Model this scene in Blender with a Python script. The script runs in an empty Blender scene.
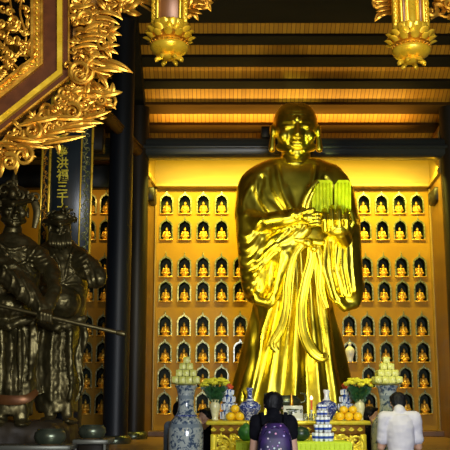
import bpy, math, random
import numpy as np
from mathutils import Vector, Matrix, noise
from mathutils.geometry import tessellate_polygon
PI = math.pi
COL = bpy.context.scene.collection
# ------------------------------------------------------------------ camera
CAMZ, PITCH, F = 1.55, math.radians(11.0), 900.0
cs, sn = math.cos(PITCH), math.sin(PITCH)
cam = bpy.data.cameras.new('camera'); cam.sensor_width = 36; cam.lens = 72
cam_o = bpy.data.objects.new('camera', cam); COL.objects.link(cam_o)
cam_o.location = (0, 0, CAMZ); cam_o.rotation_euler = (PI/2+PITCH, 0, 0)
bpy.context.scene.camera = cam_o

def P(u, v, Y):
    """world point at distance Y on the line of sight of a photo coordinate (measuring aid)"""
    dx, dn, du = u-225.0, F, 225.0-v
    dy = dn*cs - du*sn; dz = dn*sn + du*cs
    return Vector((dx*Y/dy, Y, CAMZ + dz*Y/dy))
def K(v, Y):                       # metres per photo pixel at that distance
    return Y/(F*cs-(225.0-v)*sn)

# ------------------------------------------------------------------ mesh builder
class MB:
    def __init__(s): s.v = []; s.f = []
    def add(s, vs, fs):
        n = len(s.v); s.v += [tuple(p) for p in vs]; s.f += [tuple(i+n for i in f) for f in fs]
    def box(s, x0, x1, y0, y1, z0, z1, bev=0.0):
        if x0 > x1: x0, x1 = x1, x0
        if y0 > y1: y0, y1 = y1, y0
        if z0 > z1: z0, z1 = z1, z0
        b = min(bev, (x1-x0)*.45, (y1-y0)*.45, (z1-z0)*.45)
        if b <= 0:
            v = [(x, y, z) for z in (z0, z1) for x, y in ((x0, y0), (x1, y0), (x1, y1), (x0, y1))]
            s.add(v, [(3, 2, 1, 0), (4, 5, 6, 7), (0, 1, 5, 4), (1, 2, 6, 5), (2, 3, 7, 6), (3, 0, 4, 7)]); return
        def ring(x0, x1, y0, y1, c, z):
            return [(x0+c, y0, z), (x1-c, y0, z), (x1, y0+c, z), (x1, y1-c, z), (x1-c, y1, z), (x0+c, y1, z), (x0, y1-c, z), (x0, y0+c, z)]
        rs = [ring(x0+b, x1-b, y0+b, y1-b, b*.3, z0), ring(x0, x1, y0, y1, b, z0+b), ring(x0, x1, y0, y1, b, z1-b), ring(x0+b, x1-b, y0+b, y1-b, b*.3, z1)]
        s.loft(rs)
    def loft(s, rings, cap=True, closed=True):
        m = len(rings[0]); vs = [p for r in rings for p in r]; fs = []
        for i in range(len(rings)-1):
            for j in range(m if closed else m-1):
                k = (j+1) % m
                fs.append((i*m+j, i*m+k, (i+1)*m+k, (i+1)*m+j))
        if cap:
            fs.append(tuple(range(m-1, -1, -1))); fs.append(tuple((len(rings)-1)*m+j for j in range(m)))
        s.add(vs, fs)
    def ell(s, c, r, n=20, m=12, rot=None):
        c = Vector(c); vs = []; fs = []
        if not hasattr(r, '__len__'): r = (r, r, r)
        def tr(p):
            p = Vector((p[0]*r[0], p[1]*r[1], p[2]*r[2]))
            if rot is not None: p = rot @ p
            return c+p
        vs.append(tr((0, 0, -1)))
        for i in range(1, m):
            a = -PI/2+PI*i/m
            for j in range(n):
                t = 2*PI*j/n; vs.append(tr((math.cos(a)*math.cos(t), math.cos(a)*math.sin(t), math.sin(a))))
        vs.append(tr((0, 0, 1)))
        for j in range(n):
            k = (j+1) % n
            fs.append((0, 1+k, 1+j))
            for i in range(m-2): fs.append((1+i*n+j, 1+i*n+k, 1+(i+1)*n+k, 1+(i+1)*n+j))
            fs.append((1+(m-2)*n+j, 1+(m-2)*n+k, len(vs)-1))
        s.add(vs, fs)
    def sweep(s, pts, rad, n=8, flat=1.0, nrm=None, cap=True):
        """tube along pts; rad number/list; flat = thickness ratio along nrm"""
        pts = [Vector(p) for p in pts]; m = len(pts); rings = []
        up = Vector(nrm) if nrm is not None else Vector((0, -1, 0))
        for i, p in enumerate(pts):
            t = (pts[min(i+1, m-1)]-pts[max(i-1, 0)])
            if t.length < 1e-9: t = Vector((0, 0, 1))
            t.normalize()
            a = up - t*up.dot(t)
            if a.length < 1e-3: a = Vector((1, 0, 0)) - t*t.x
            if a.length < 1e-3: a = Vector((0, 0, 1)) - t*t.z
            a.normalize(); b = t.cross(a)
            r = rad[i] if hasattr(rad, '__len__') else rad
            rings.append([p + a*(r*flat*math.cos(2*PI*j/n)) + b*(r*math.sin(2*PI*j/n)) for j in range(n)])
        s.loft(rings, cap=cap)
    def cap(s, p0, r0, p1, r1, n=14):
        p0 = Vector(p0); p1 = Vector(p1); d = p1-p0; L = d.length
        if L < 1e-6: s.ell(p0, max(r0, r1)); return
        d = d/L; pts = []; rr = []
        for i in range(5):
            a = PI/2*(1-i/4)*.98; pts.append(p0-d*(r0*math.sin(a))); rr.append(r0*math.cos(a)+1e-4)
        for i in range(5):
            a = PI/2*(i/4)*.98; pts.append(p1+d*(r1*math.sin(a))); rr.append(r1*math.cos(a)+1e-4)
        s.sweep(pts, rr, n)
    def chain(s, pts, rad):
        for i in range(len(pts)-1): s.cap(pts[i], rad[i], pts[i+1], rad[i+1])
    def lathe(s, c, prof, n=28):
        c = Vector(c)
        s.loft([[(c.x+r*math.cos(2*PI*j/n), c.y+r*math.sin(2*PI*j/n), c.z+z) for j in range(n)] for r, z in prof])
    def prism(s, poly, y0, y1, hole=None):
        """poly = list of (x,z); extruded from y0 to y1"""
        loops = [poly] + ([hole] if hole else [])
        tri = tessellate_polygon([[Vector((x, z, 0)) for x, z in L] for L in loops])
        flatp = [p for L in loops for p in L]; N = len(flatp)
        vs = [(x, y0, z) for x, z in flatp] + [(x, y1, z) for x, z in flatp]
        fs = [tuple(t) for t in tri] + [tuple(i+N for i in reversed(t)) for t in tri]
        o = 0
        for L in loops:
            m = len(L)
            for j in range(m):
                k = (j+1) % m; fs.append((o+j, o+k, o+k+N, o+j+N))
            o += m
        s.add(vs, fs)
    def mesh(s, name, smooth=True):
        me = bpy.data.meshes.new(name); me.from_pydata(s.v, [], s.f); me.validate()
        import bmesh
        bm = bmesh.new(); bm.from_mesh(me); bmesh.ops.recalc_face_normals(bm, faces=bm.faces); bm.to_mesh(me); bm.free()
        if smooth:
            for p in me.polygons: p.use_smooth = True
            try: me.set_sharp_from_angle(angle=math.radians(50))
            except Exception: pass
        return me
    def build(s, name, m, parent=None, **k):
        return mkobj(name, s.mesh(name, k.pop('smooth', True)), m, parent, **k)

def mkobj(name, me, m, parent=None, label=None, cat=None, group=None, kind=None, loc=None):
    o = bpy.data.objects.new(name, me); COL.objects.link(o)
    if m is not None: me.materials.clear(); me.materials.append(m)
    if parent is not None:
        o.parent = parent
        if loc is None: o.matrix_parent_inverse = Matrix.Translation(-parent.location) if parent.rotation_euler.z == 0 and not parent.get('_local') else Matrix()
    if loc is not None: o.location = loc
    tag(o, label, cat, group, kind)
    return o
def tag(o, label=None, cat=None, group=None, kind=None):
    if label: o['label'] = label
    if cat: o['category'] = cat
    if group: o['group'] = group
    if kind: o['kind'] = kind
def thing(name, label, cat, loc=(0, 0, 0), group=None):
    o = bpy.data.objects.new(name, None); COL.objects.link(o); o.location = loc; o.empty_display_size = .1
    tag(o, label, cat, group); return o
def lthing(name, label, cat, loc=(0, 0, 0), rz=0, group=None):
    """an Empty whose parts are modelled in its own local frame"""
    o = thing(name, label, cat, loc, group); o.rotation_euler = (0, 0, rz); LOCAL.add(o.name); return o
LOCAL = set()
def part(name, mb, m, root, label=None, kind=None, smooth=True):
    """part modelled in the local frame of root"""
    me = mb.mesh(name, smooth) if isinstance(mb, MB) else mb
    o = bpy.data.objects.new(name, me); COL.objects.link(o); me.materials.clear(); me.materials.append(m)
    o.parent = root; tag(o, label, None, None, kind); return o
def dup(o, parent=None, **k):
    c = o.copy(); COL.objects.link(c)
    if parent is not None: c.parent = parent
    for ch in list(o.children): dup(ch, c)
    for a, b in k.items():
        if a == 'loc': c.location = b
        elif a == 'rz': c.rotation_euler = (0, 0, b)
        elif a == 'scale': c.scale = b
        elif b is not None: c[a] = b
    return c
def nest(root, child, par):
    ch = [o for o in root.children if o.name.split('.')[0] == child]; ps = [o for o in root.children if o.name.split('.')[0] == par]
    for c in ch: c.parent = ps[0]; c.matrix_parent_inverse = Matrix()
def struct(name, mb, m, smooth=False): return mb.build(name, m, None, kind='structure', smooth=smooth)

def remesh(mb, voxel, it=2, fac=.5):
    me = mb.mesh('tmp', False); o = bpy.data.objects.new('tmp', me); COL.objects.link(o)
    r = o.modifiers.new('r', 'REMESH'); r.mode = 'VOXEL'; r.voxel_size = voxel; r.use_smooth_shade = True
    if it: q = o.modifiers.new('s', 'SMOOTH'); q.factor = fac; q.iterations = it
    dg = bpy.context.evaluated_depsgraph_get(); dg.update()
    out = bpy.data.meshes.new_from_object(o.evaluated_get(dg))
    bpy.data.objects.remove(o); bpy.data.meshes.remove(me)
    for p in out.polygons: p.use_smooth = True
    return out
def vn(me):
    n = len(me.vertices); v = np.empty(n*3); me.vertices.foreach_get('co', v)
    N = np.empty(n*3); me.vertices.foreach_get('normal', N); return v.reshape(-1, 3), N.reshape(-1, 3)
def put(me, v): me.vertices.foreach_set('co', v.ravel()); me.update()
def todev(v):                       # world -> photo coordinates (to lay folds on the front of a figure)
    x, y, z = v[:, 0], v[:, 1], v[:, 2]-CAMZ
    d = y*cs+z*sn; return 225+F*x/d, 225-F*(-y*sn+z*cs)/d
def smooth_line(pts, n=8):
    out = []
    for i in range(len(pts)-1):
        p0 = np.array(pts[max(i-1, 0)], float); p1 = np.array(pts[i], float); p2 = np.array(pts[i+1], float); p3 = np.array(pts[min(i+2, len(pts)-1)], float)
        for k in range(n):
            t = k/n; out.append(tuple(.5*((2*p1)+(-p0+p2)*t+(2*p0-5*p1+4*p2-p3)*t*t+(-p0+3*p1-3*p2+p3)*t**3)))
    out.append(tuple(map(float, pts[-1]))); return out
def dist_line(u, w, line):
    best = np.full(u.shape, 1e9)
    for (a, b), (c, d) in zip(line[:-1], line[1:]):
        ex, ey = c-a, d-b; L = ex*ex+ey*ey+1e-9
        t = np.clip(((u-a)*ex+(w-b)*ey)/L, 0, 1)
        best = np.minimum(best, np.hypot(u-a-t*ex, w-b-t*ey))
    return best
def ridges(me, lines, facing=True):
    """lines: (points, half width px, height m); pushes the surface in or out along carved folds"""
    v, N = vn(me); u, w = todev(v)
    wt = np.clip((-N[:, 1]-.10)/.45, 0, 1) if facing else 1
    h = np.zeros(len(v))
    for pts, wd, ht in lines:
        d = dist_line(u, w, smooth_line(pts, 6)); q = np.clip(1-d/wd, 0, 1); h += ht*(q*q*(3-2*q))
    put(me, v+N*(h*wt)[:, None])
def smoothed(me, it):
    o = bpy.data.objects.new('tmp', me); COL.objects.link(o); q = o.modifiers.new('s', 'SMOOTH'); q.factor = .5; q.iterations = it
    dg = bpy.context.evaluated_depsgraph_get(); dg.update(); out = bpy.data.meshes.new_from_object(o.evaluated_get(dg)); bpy.data.objects.remove(o)
    for p in out.polygons: p.use_smooth = True
    return out
def noisy(me, amp, sc, seed=0, oct=3):
    v, N = vn(me)
    h = np.array([noise.fractal(Vector((p[0]*sc+seed, p[1]*sc, p[2]*sc)), 1.0, 2.0, oct) for p in v])
    put(me, v+N*(h*amp)[:, None])

# ------------------------------------------------------------------ materials
def nodes(name):
    m = bpy.data.materials.new(name); m.use_nodes = True; nt = m.node_tree; b = nt.nodes['Principled BSDF']; return m, nt, b
def mat(name, c, c2=None, metal=0., rough=.5, scale=8., bump=0., stretch=(1, 1, 1), emit=None, estr=0, spec=.5, detail=4., rr=0., coat=0., bscale=None, trans=0.):
    m, nt, b = nodes(name); L = nt.links.new
    b.inputs['Metallic'].default_value = metal; b.inputs['Roughness'].default_value = rough
    b.inputs['Base Color'].default_value = (*c, 1); b.inputs['Specular IOR Level'].default_value = spec
    b.inputs['Coat Weight'].default_value = coat; b.inputs['Transmission Weight'].default_value = trans
    tc = nt.nodes.new('ShaderNodeTexCoord'); mp = nt.nodes.new('ShaderNodeMapping'); mp.inputs['Scale'].default_value = stretch
    L(tc.outputs['Object'], mp.inputs['Vector'])
    nz = nt.nodes.new('ShaderNodeTexNoise'); nz.inputs['Scale'].default_value = scale; nz.inputs['Detail'].default_value = detail
    L(mp.outputs['Vector'], nz.inputs['Vector'])
    if c2 is not None:
        r = nt.nodes.new('ShaderNodeValToRGB'); r.color_ramp.elements[0].position = .35; r.color_ramp.elements[1].position = .65
        r.color_ramp.elements[0].color = (*c, 1); r.color_ramp.elements[1].color = (*c2, 1)
        L(nz.outputs['Fac'], r.inputs['Fac']); L(r.outputs['Color'], b.inputs['Base Color'])
    if rr:
        mr = nt.nodes.new('ShaderNodeMapRange'); mr.inputs['To Min'].default_value = max(rough-rr, .02); mr.inputs['To Max'].default_value = rough+rr
        mr.inputs['From Min'].default_value = .3; mr.inputs['From Max'].default_value = .7
        L(nz.outputs['Fac'], mr.inputs['Value']); L(mr.outputs['Result'], b.inputs['Roughness'])
    if bump:
        n2 = nz
        if bscale: n2 = nt.nodes.new('ShaderNodeTexNoise'); n2.inputs['Scale'].default_value = bscale; L(mp.outputs['Vector'], n2.inputs['Vector'])
        bp = nt.nodes.new('ShaderNodeBump'); bp.inputs['Strength'].default_value = bump; bp.inputs['Distance'].default_value = .02
        L(n2.outputs['Fac'], bp.inputs['Height']); L(bp.outputs['Normal'], b.inputs['Normal'])
    if emit: b.inputs['Emission Color'].default_value = (*emit, 1); b.inputs['Emission Strength'].default_value = estr
    return m
M = {}
M['gold'] = mat('polished_gold', (.74, .61, .045), (.84, .70, .075), 1., .33, 3., .15, rr=.06, bscale=9)
M['gold_book'] = mat('gold_leaf_painted_green_light', (.66, .80, .006), (.78, .88, .01), .5, .34, 10., .3, rr=.06)  # gold of the book, with the greenish light on it painted into the colour
M['carve'] = mat('gilded_wood_carving', (.62, .26, .02), (.82, .44, .045), .75, .36, 9., .5, rr=.1)
M['carve2'] = mat('gilded_wood_altar', (.90, .70, .03), (.95, .80, .08), .35, .38, 20., .3, rr=.08)
M['carve_y'] = mat('bright_gilding', (.88, .52, .02), (.94, .62, .04), .45, .32, 12., .3, rr=.08)
M['redlac'] = mat('red_brown_lacquer', (.075, .020, .003), (.11, .03, .005), 0, .55, 12., .1, spec=.2)
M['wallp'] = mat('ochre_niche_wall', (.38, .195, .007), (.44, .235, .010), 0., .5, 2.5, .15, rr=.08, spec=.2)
M['wood_dk'] = mat('dark_lacquered_timber', (.010, .008, .005), (.020, .014, .008), 0., .45, 4., .1, stretch=(1, 1, .15), rr=.08, spec=.25)
M['column'] = mat('blue_black_lacquered_column', (.005, .007, .010), (.010, .012, .015), 0., .42, 3., .05, stretch=(1, 1, .1), rr=.06, spec=.3)
M['beam'] = mat('grey_black_beam', (.020, .026, .026), (.038, .042, .038), 0., .36, 3., .1, stretch=(.1, 1, 1), rr=.06)
M['purlin'] = mat('brown_timber_purlin', (.060, .030, .006), (.09, .046, .009), 0., .75, 4., .1, stretch=(.15, 1, 1), spec=.08)
M['pil'] = mat('red_brown_pilaster', (.10, .045, .015), (.17, .08, .022), 0., .4, 4., .1, stretch=(1, 1, .1))
M['frieze'] = mat('varnished_frieze_board', (.26, .16, .025), (.34, .21, .03), 0., .4, 3., .1, stretch=(.2, 1, 1))
M['floor'] = mat('polished_floor_tile', (.10, .06, .03), (.14, .08, .04), 0., .25, 2., .05)
M['roofdk'] = mat('roof_timber_painted_shade', (.010, .009, .006), (.018, .015, .009), 0., .7, 4., .1, stretch=(.15, 1, 1), spec=.15)  # shade of the upper roof is put into this darker timber colour
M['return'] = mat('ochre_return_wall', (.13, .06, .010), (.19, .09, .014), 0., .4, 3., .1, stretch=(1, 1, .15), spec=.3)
M['plinth'] = mat('dark_rock_plinth', (.020, .013, .006), (.045, .03, .013), .2, .6, 5., .5)
M['dais'] = mat('brown_wooden_dais', (.24, .13, .05), (.32, .18, .07), 0., .35, 3., .1, stretch=(.2, 1, 1))
M['hall'] = mat('dark_brown_hall_wall', (.06, .045, .03), (.08, .06, .04), 0., .6, 2.)  # side walls, dark brown with random tone
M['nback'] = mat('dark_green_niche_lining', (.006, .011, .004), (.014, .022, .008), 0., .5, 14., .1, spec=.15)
M['nframe'] = mat('green_gold_niche_frame', (.12, .14, .04), (.40, .38, .15), .2, .25, 26., .2, coat=.4)
M['buddha'] = mat('small_buddha_gilding', (.80, .42, .05), (.90, .58, .08), .6, .35, 30., .1)
M['bronze'] = mat('dark_green_brown_bronze', (.095, .078, .03), (.15, .12, .05), .85, .42, 5., .2, rr=.08, bscale=20)
M['bowl'] = mat('green_black_bronze', (.07, .085, .055), (.12, .135, .085), .7, .3, 8., .1, rr=.05)
M['board'] = mat('blue_black_lacquer_board', (.008, .014, .018), (.014, .022, .026), 0., .3, 5.)
M['white'] = mat('white_cotton', (.62, .60, .66), (.68, .66, .72), 0., .8, 14., .2)
M['black'] = mat('black_cotton', (.004, .004, .007), (.007, .007, .010), 0., .9, 20., .2, spec=.1)
M['navy'] = mat('navy_trousers', (.012, .016, .035), (.02, .024, .05), 0., .8, 20., .2)
M['greyc'] = mat('blue_grey_cotton', (.12, .16, .20), (.18, .22, .26), 0., .8, 20., .2)
M['hair'] = mat('black_hair', (.004, .004, .005), (.009, .009, .011), 0., .55, 60., .5, stretch=(1, 1, .2), spec=.25)
M['skin'] = mat('skin', (.56, .31, .20), (.62, .36, .24), 0., .5, 6., .05)
M['porc'] = mat('white_porcelain', (.72, .75, .78), (.8, .82, .84), 0., .12, 6., 0, coat=.5)
M['cream'] = mat('cream_glazed_vase', (.62, .58, .28), (.74, .70, .42), 0., .2, 30., .1, coat=.4)
M['silver'] = mat('pale_stone_base', (.55, .55, .48), (.68, .68, .6), 0., .3, 10.)
M['wrap'] = mat('pale_yellow_green_wrapper', (.60, .60, .08), (.88, .86, .34), .0, .3, 22., .2)
M['orange'] = mat('yellow_fruit_skin', (.88, .52, .01), (.92, .6, .02), 0., .35, 20., .15)
M['green'] = mat('green_pomelo_skin', (.03, .16, .03), (.07, .26, .05), 0., .4, 20., .2)
M['dgreen'] = mat('dark_watermelon_skin', (.006, .022, .01), (.012, .04, .016), 0., .35, 14., .1)
M['leaf'] = mat('dark_flower_foliage', (.006, .045, .012), (.018, .09, .02), 0., .5, 20., .2)
M['petal'] = mat('yellow_chrysanthemum', (.80, .72, .02), (.9, .85, .05), 0., .6, 30., .2)
M['cloth'] = mat('yellow_green_altar_cloth', (.55, .72, .02), (.62, .80, .03), 0., .7, 12., .1)
M['red'] = mat('red_paper_flower', (.65, .07, .02), (.75, .12, .03), 0., .6, 20.)
M['whitem'] = mat('white_figurine_glaze', (.78, .80, .76), (.85, .86, .80), 0., .2, 20.)
M['lamp'] = mat('black_floodlight_housing', (.01, .01, .01), None, 0., .5)
M['flame'] = mat('candle_flame', (1, .6, .3), None, 0, .5, emit=(1, .45, .18), estr=9)
M['glass'] = mat('clear_glass', (.85, .9, .9), None, 0, .05, trans=.9)
M['trimw'] = mat('pale_metal_table_edge', (.14, .14, .11), None, .5, .45)
def planks():
    m, nt, b = nodes('orange_roof_planks'); L = nt.links.new
    tc = nt.nodes.new('ShaderNodeTexCoord'); sp = nt.nodes.new('ShaderNodeSeparateXYZ'); L(tc.outputs['Object'], sp.inputs[0])
    mu = nt.nodes.new('ShaderNodeMath'); mu.operation = 'MULTIPLY'; mu.inputs[1].default_value = 13.5; L(sp.outputs['X'], mu.inputs[0])
    fl = nt.nodes.new('ShaderNodeMath'); fl.operation = 'FLOOR'; L(mu.outputs[0], fl.inputs[0])
    wn = nt.nodes.new('ShaderNodeTexWhiteNoise'); wn.noise_dimensions = '1D'; L(fl.outputs[0], wn.inputs['W'])
    fr = nt.nodes.new('ShaderNodeMath'); fr.operation = 'FRACT'; L(mu.outputs[0], fr.inputs[0])
    gt = nt.nodes.new('ShaderNodeMath'); gt.operation = 'GREATER_THAN'; gt.inputs[1].default_value = .16; L(fr.outputs[0], gt.inputs[0])
    r = nt.nodes.new('ShaderNodeValToRGB'); e = r.color_ramp.elements; e[0].color = (.48, .22, .018, 1); e[1].color = (.62, .31, .025, 1); L(wn.outputs['Value'], r.inputs['Fac'])
    mx = nt.nodes.new('ShaderNodeMix'); mx.data_type = 'RGBA'; L(gt.outputs[0], mx.inputs[0]); mx.inputs[6].default_value = (.20, .065, .01, 1); L(r.outputs['Color'], mx.inputs[7])
    L(mx.outputs[2], b.inputs['Base Color']); b.inputs['Roughness'].default_value = .5; return m
M['planks'] = planks()
def bluewhite(name, sc, thr, base=(.62, .68, .70), blue=(.02, .05, .22), band=None, mid=(.25, .33, .45)):
    m, nt, b = nodes(name); L = nt.links.new
    tc = nt.nodes.new('ShaderNodeTexCoord')
    nz = nt.nodes.new('ShaderNodeTexNoise'); nz.inputs['Scale'].default_value = sc; nz.inputs['Detail'].default_value = 3; nz.inputs['Distortion'].default_value = 1.2
    L(tc.outputs['Object'], nz.inputs['Vector'])
    r = nt.nodes.new('ShaderNodeValToRGB'); e = r.color_ramp.elements
    e[0].position = thr-.07; e[0].color = (*base, 1); e[1].position = thr+.05; e[1].color = (*blue, 1)
    q = e.new(thr-.01); q.color = (*mid, 1)
    L(nz.outputs['Fac'], r.inputs['Fac']); out = r.outputs['Color']
    if band:
        sp = nt.nodes.new('ShaderNodeSeparateXYZ'); L(tc.outputs['Object'], sp.inputs[0])
        mu = nt.nodes.new('ShaderNodeMath'); mu.operation = 'MULTIPLY'; mu.inputs[1].default_value = band; L(sp.outputs['Z'], mu.inputs[0])
        fr = nt.nodes.new('ShaderNodeMath'); fr.operation = 'FRACT'; L(mu.outputs[0], fr.inputs[0])
        gt = nt.nodes.new('ShaderNodeMath'); gt.operation = 'LESS_THAN'; gt.inputs[1].default_value = .12; L(fr.outputs[0], gt.inputs[0])
        mx = nt.nodes.new('ShaderNodeMix'); mx.data_type = 'RGBA'; L(gt.outputs[0], mx.inputs[0]); L(out, mx.inputs[6]); mx.inputs[7].default_value = (*mid, 1); out = mx.outputs[2]
    L(out, b.inputs['Base Color']); b.inputs['Roughness'].default_value = .14; b.inputs['Coat Weight'].default_value = .4; return m
M['bw_big'] = bluewhite('blue_and_grey_white_vase_glaze', 18, .55, base=(.40, .44, .41), blue=(.05, .08, .14), band=3.2, mid=(.20, .25, .28))
M['bw_jar'] = bluewhite('dark_blue_jar_glaze', 26, .47, base=(.40, .44, .6), blue=(.02, .04, .20), mid=(.08, .11, .34))
M['bw_tow'] = bluewhite('blue_white_tower_glaze', 22, .50, base=(.6, .68, .78), blue=(.01, .05, .30))
def cupmat():
    m, nt, b = nodes('blue_banded_cup_glaze'); L = nt.links.new
    tc = nt.nodes.new('ShaderNodeTexCoord'); sp = nt.nodes.new('ShaderNodeSeparateXYZ'); L(tc.outputs['Object'], sp.inputs[0])
    mr = nt.nodes.new('ShaderNodeMapRange'); mr.inputs['From Min'].default_value = 0; mr.inputs['From Max'].default_value = .085; L(sp.outputs['Z'], mr.inputs['Value'])
    r = nt.nodes.new('ShaderNodeValToRGB'); r.color_ramp.interpolation = 'CONSTANT'; e = r.color_ramp.elements
    e[0].color = (.7, .73, .8, 1); e[1].position = .30; e[1].color = (.02, .06, .42, 1); q = e.new(.62); q.color = (.72, .75, .82, 1)
    L(mr.outputs[0], r.inputs['Fac']); L(r.outputs['Color'], b.inputs['Base Color']); b.inputs['Roughness'].default_value = .15; return m
M['cup'] = cupmat()
def galaxy():
    m, nt, b = nodes('purple_star_pattern_backpack'); L = nt.links.new
    tc = nt.nodes.new('ShaderNodeTexCoord')
    nz = nt.nodes.new('ShaderNodeTexNoise'); nz.inputs['Scale'].default_value = 9; L(tc.outputs['Object'], nz.inputs['Vector'])
    r = nt.nodes.new('ShaderNodeValToRGB'); e = r.color_ramp.elements; e[0].position = .35; e[0].color = (.008, .008, .045, 1); e[1].position = .7; e[1].color = (.05, .02, .13, 1); L(nz.outputs['Fac'], r.inputs['Fac'])
    vo = nt.nodes.new('ShaderNodeTexVoronoi'); vo.inputs['Scale'].default_value = 24; L(tc.outputs['Object'], vo.inputs['Vector'])
    sp = nt.nodes.new('ShaderNodeValToRGB'); q = sp.color_ramp.elements; q[0].position = .16; q[0].color = (1, 1, 1, 1); q[1].position = .26; q[1].color = (0, 0, 0, 1); L(vo.outputs['Distance'], sp.inputs['Fac'])
    hs = nt.nodes.new('ShaderNodeMix'); hs.data_type = 'RGBA'; hs.inputs[0].default_value = .55; L(vo.outputs['Color'], hs.inputs[6]); hs.inputs[7].default_value = (.75, .45, .8, 1)
    mx = nt.nodes.new('ShaderNodeMix'); mx.data_type = 'RGBA'; L(sp.outputs['Color'], mx.inputs[0]); L(r.outputs['Color'], mx.inputs[6]); L(hs.outputs[2], mx.inputs[7])
    L(mx.outputs[2], b.inputs['Base Color']); b.inputs['Roughness'].default_value = .55; return m
M['galaxy'] = galaxy()
# ================================================================== THE HALL
YW = 16.5
Z0 = 0.92                                   # top of the dais
xl_w, xr_w = P(154, 300, YW).x, P(434, 300, YW).x
m = MB(); m.box(-9, 9, -6, 18, -.1, 0); struct('floor', m, M['floor'])
m = MB(); m.box(-7, 7, 11.7, 18, 0, Z0); m.box(-7, 7, 11.64, 11.7, Z0-.09, Z0+.0, .01); struct('trim_1', m, M['dais'])
m = MB(); m.box(-9.2, -9, -6, 18, 0, 12); struct('wall_left', m, M['hall'])
m = MB(); m.box(9, 9.2, -6, 18, 0, 12); struct('wall_right', m, M['hall'])

# niche wall with real recesses
ROWS = [203.0, 229.0, 266.0, 290.5, 325.0, 351.5, 377.0, 403.0]
rowz = [P(200, v+10.6, YW).z for v in ROWS]             # sill of each row
NW, NH, ND = .205, .36, .20                             # opening
def arch(w, h, n=7, tip=.14):
    """pointed ogee arch outline, origin at the middle of the sill"""
    hw = w/2; sh = h-hw*1.25; pts = [(-hw, 0), (hw, 0), (hw, sh)]
    R = []
    for i in range(1, n):
        a = PI/2*i/n; R.append((hw*math.cos(a)**.9, sh+(h-sh)*.80*math.sin(a)))
    R[-1] = (hw*.16, sh+(h-sh)*.86)
    pts += R + [(0, h)] + [(-x, z) for x, z in reversed(R)] + [(-hw, sh)]
    return pts
sites = []
ordn = ['top', 'second', 'third', 'fourth', 'fifth', 'sixth', 'seventh', 'eighth']
coln = ['first', 'second', 'third', 'fourth', 'fifth']
bank_l = [P(u, 325, YW).x for u in (165.2, 184, 202.8, 221.5, 240.2)]
bank_r = [P(u, 325, YW).x for u in (349.2, 367.4, 385.6, 403.8, 422)]
aisle = [P(u, 325, YW).x for u in (71.5, 87.2, 103)]
for r in range(8):
    for c, x in enumerate(bank_l):
        if c == 4 and r not in (2, 3, 4, 5): continue
        sites.append((r, x, 'l', c))
    for c, x in enumerate(bank_r):
        if c == 0 and r not in (4, 5): continue
        sites.append((r, x, 'r', c))
    for c, x in enumerate(aisle):
        if c == 0: continue
        sites.append((r, x, 'a', c))
# the wall front: cells with an arch cut out, filled up with plain strips
m = MB(); cw, zt, zb = .275, .41, -.03
bands = []
for r in range(8):
    z = rowz[r]; xs = sorted(x for rr, x, b, c in sites if rr == r)
    prev = -6.0
    for x in xs:
        w = min(cw, .27)
        m.add([(prev, YW, z+zb), (x-w/2, YW, z+zb), (x-w/2, YW, z+zt), (prev, YW, z+zt)], [(0, 1, 2, 3)])
        out = [(x-w/2, z+zb), (x+w/2, z+zb), (x+w/2, z+zt), (x-w/2, z+zt)]
        hole = [(x+px, z+pz) for px, pz in arch(NW, NH)]
        tri = tessellate_polygon([[Vector((a, b, 0)) for a, b in out], [Vector((a, b, 0)) for a, b in hole]])
        m.add([(a, YW, b) for a, b in out+hole], [tuple(t) for t in tri])
        prev = x+w/2
    m.add([(prev, YW, z+zb), (6.0, YW, z+zb), (6.0, YW, z+zt), (prev, YW, z+zt)], [(0, 1, 2, 3)])
    bands.append((z+zb, z+zt))
bands.sort(); zz = Z0
for a, b in bands:
    if a > zz: m.add([(-6, YW, zz), (6, YW, zz), (6, YW, a), (-6, YW, a)], [(0, 1, 2, 3)])
    zz = b
m.add([(-6, YW, zz), (6, YW, zz), (6, YW, 9), (-6, YW, 9)], [(0, 1, 2, 3)])
m.box(-6, 6, YW+.30, YW+.4, 0, 9)
struct('wall_back', m, M['wallp'])

# one niche, one buddha, copied
nroot = thing('arched_niche', 'x', 'niche', (0, 0, 0))
m = MB(); a = arch(NW, NH); N = len(a)
inner = [(x, 0.0, z) for x, z in a]; back = [(x*.96, ND, z*.985) for x, z in a]
m.loft([inner, back], cap=False); m.add(back, [tuple(range(N))]); part('lining', m, M['nback'], nroot)
m = MB(); oa = arch(NW+.05, NH+.05, tip=.2); oa = [(x, z-.012) for x, z in oa]
oa = [(x, z+(.03 if abs(x) < 1e-6 else 0)) for x, z in oa]
m.prism(oa, -.025, .01, hole=a)
m.sweep([(0, -.012, NH+.05), (0, -.012, NH+.075), (0, -.012, NH+.105)], [.012, .008, .002], 6)
part('frame', m, M['nframe'], nroot)
m = MB(); m.box(-NW/2-.02, NW/2+.02, -.045, .03, -.02, 0.004, .005); part('sill', m, M['buddha'], nroot)
nest(nroot, 'sill', 'frame')
broot = thing('buddha_figurine', 'x', 'figurine', (0, 0, 0))
m = MB(); m.lathe((0, .05, .0), [(.062, 0), (.075, .012), (.060, .024), (.072, .04), (.066, .048)], 14); part('lotus_base', m, M['buddha'], broot)
m = MB(); m.ell((0, .045, .068), (.082, .055, .026), 14, 8)
for s in (-1, 1):
    m.cap((s*.07, .02, .066), .022, (-s*.02, -.005, .062), .018, 8)
    m.cap((s*.045, .05, .150), .020, (s*.062, .035, .10), .016, 8); m.cap((s*.062, .035, .10), .015, (0, .0, .088), .012, 8)
m.ell((0, .05, .12), (.048, .035, .058), 14, 8); m.ell((0, .045, .198), (.026, .027, .032), 12, 8); m.ell((0, .052, .232), (.012, .012, .012), 8, 6)
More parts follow.
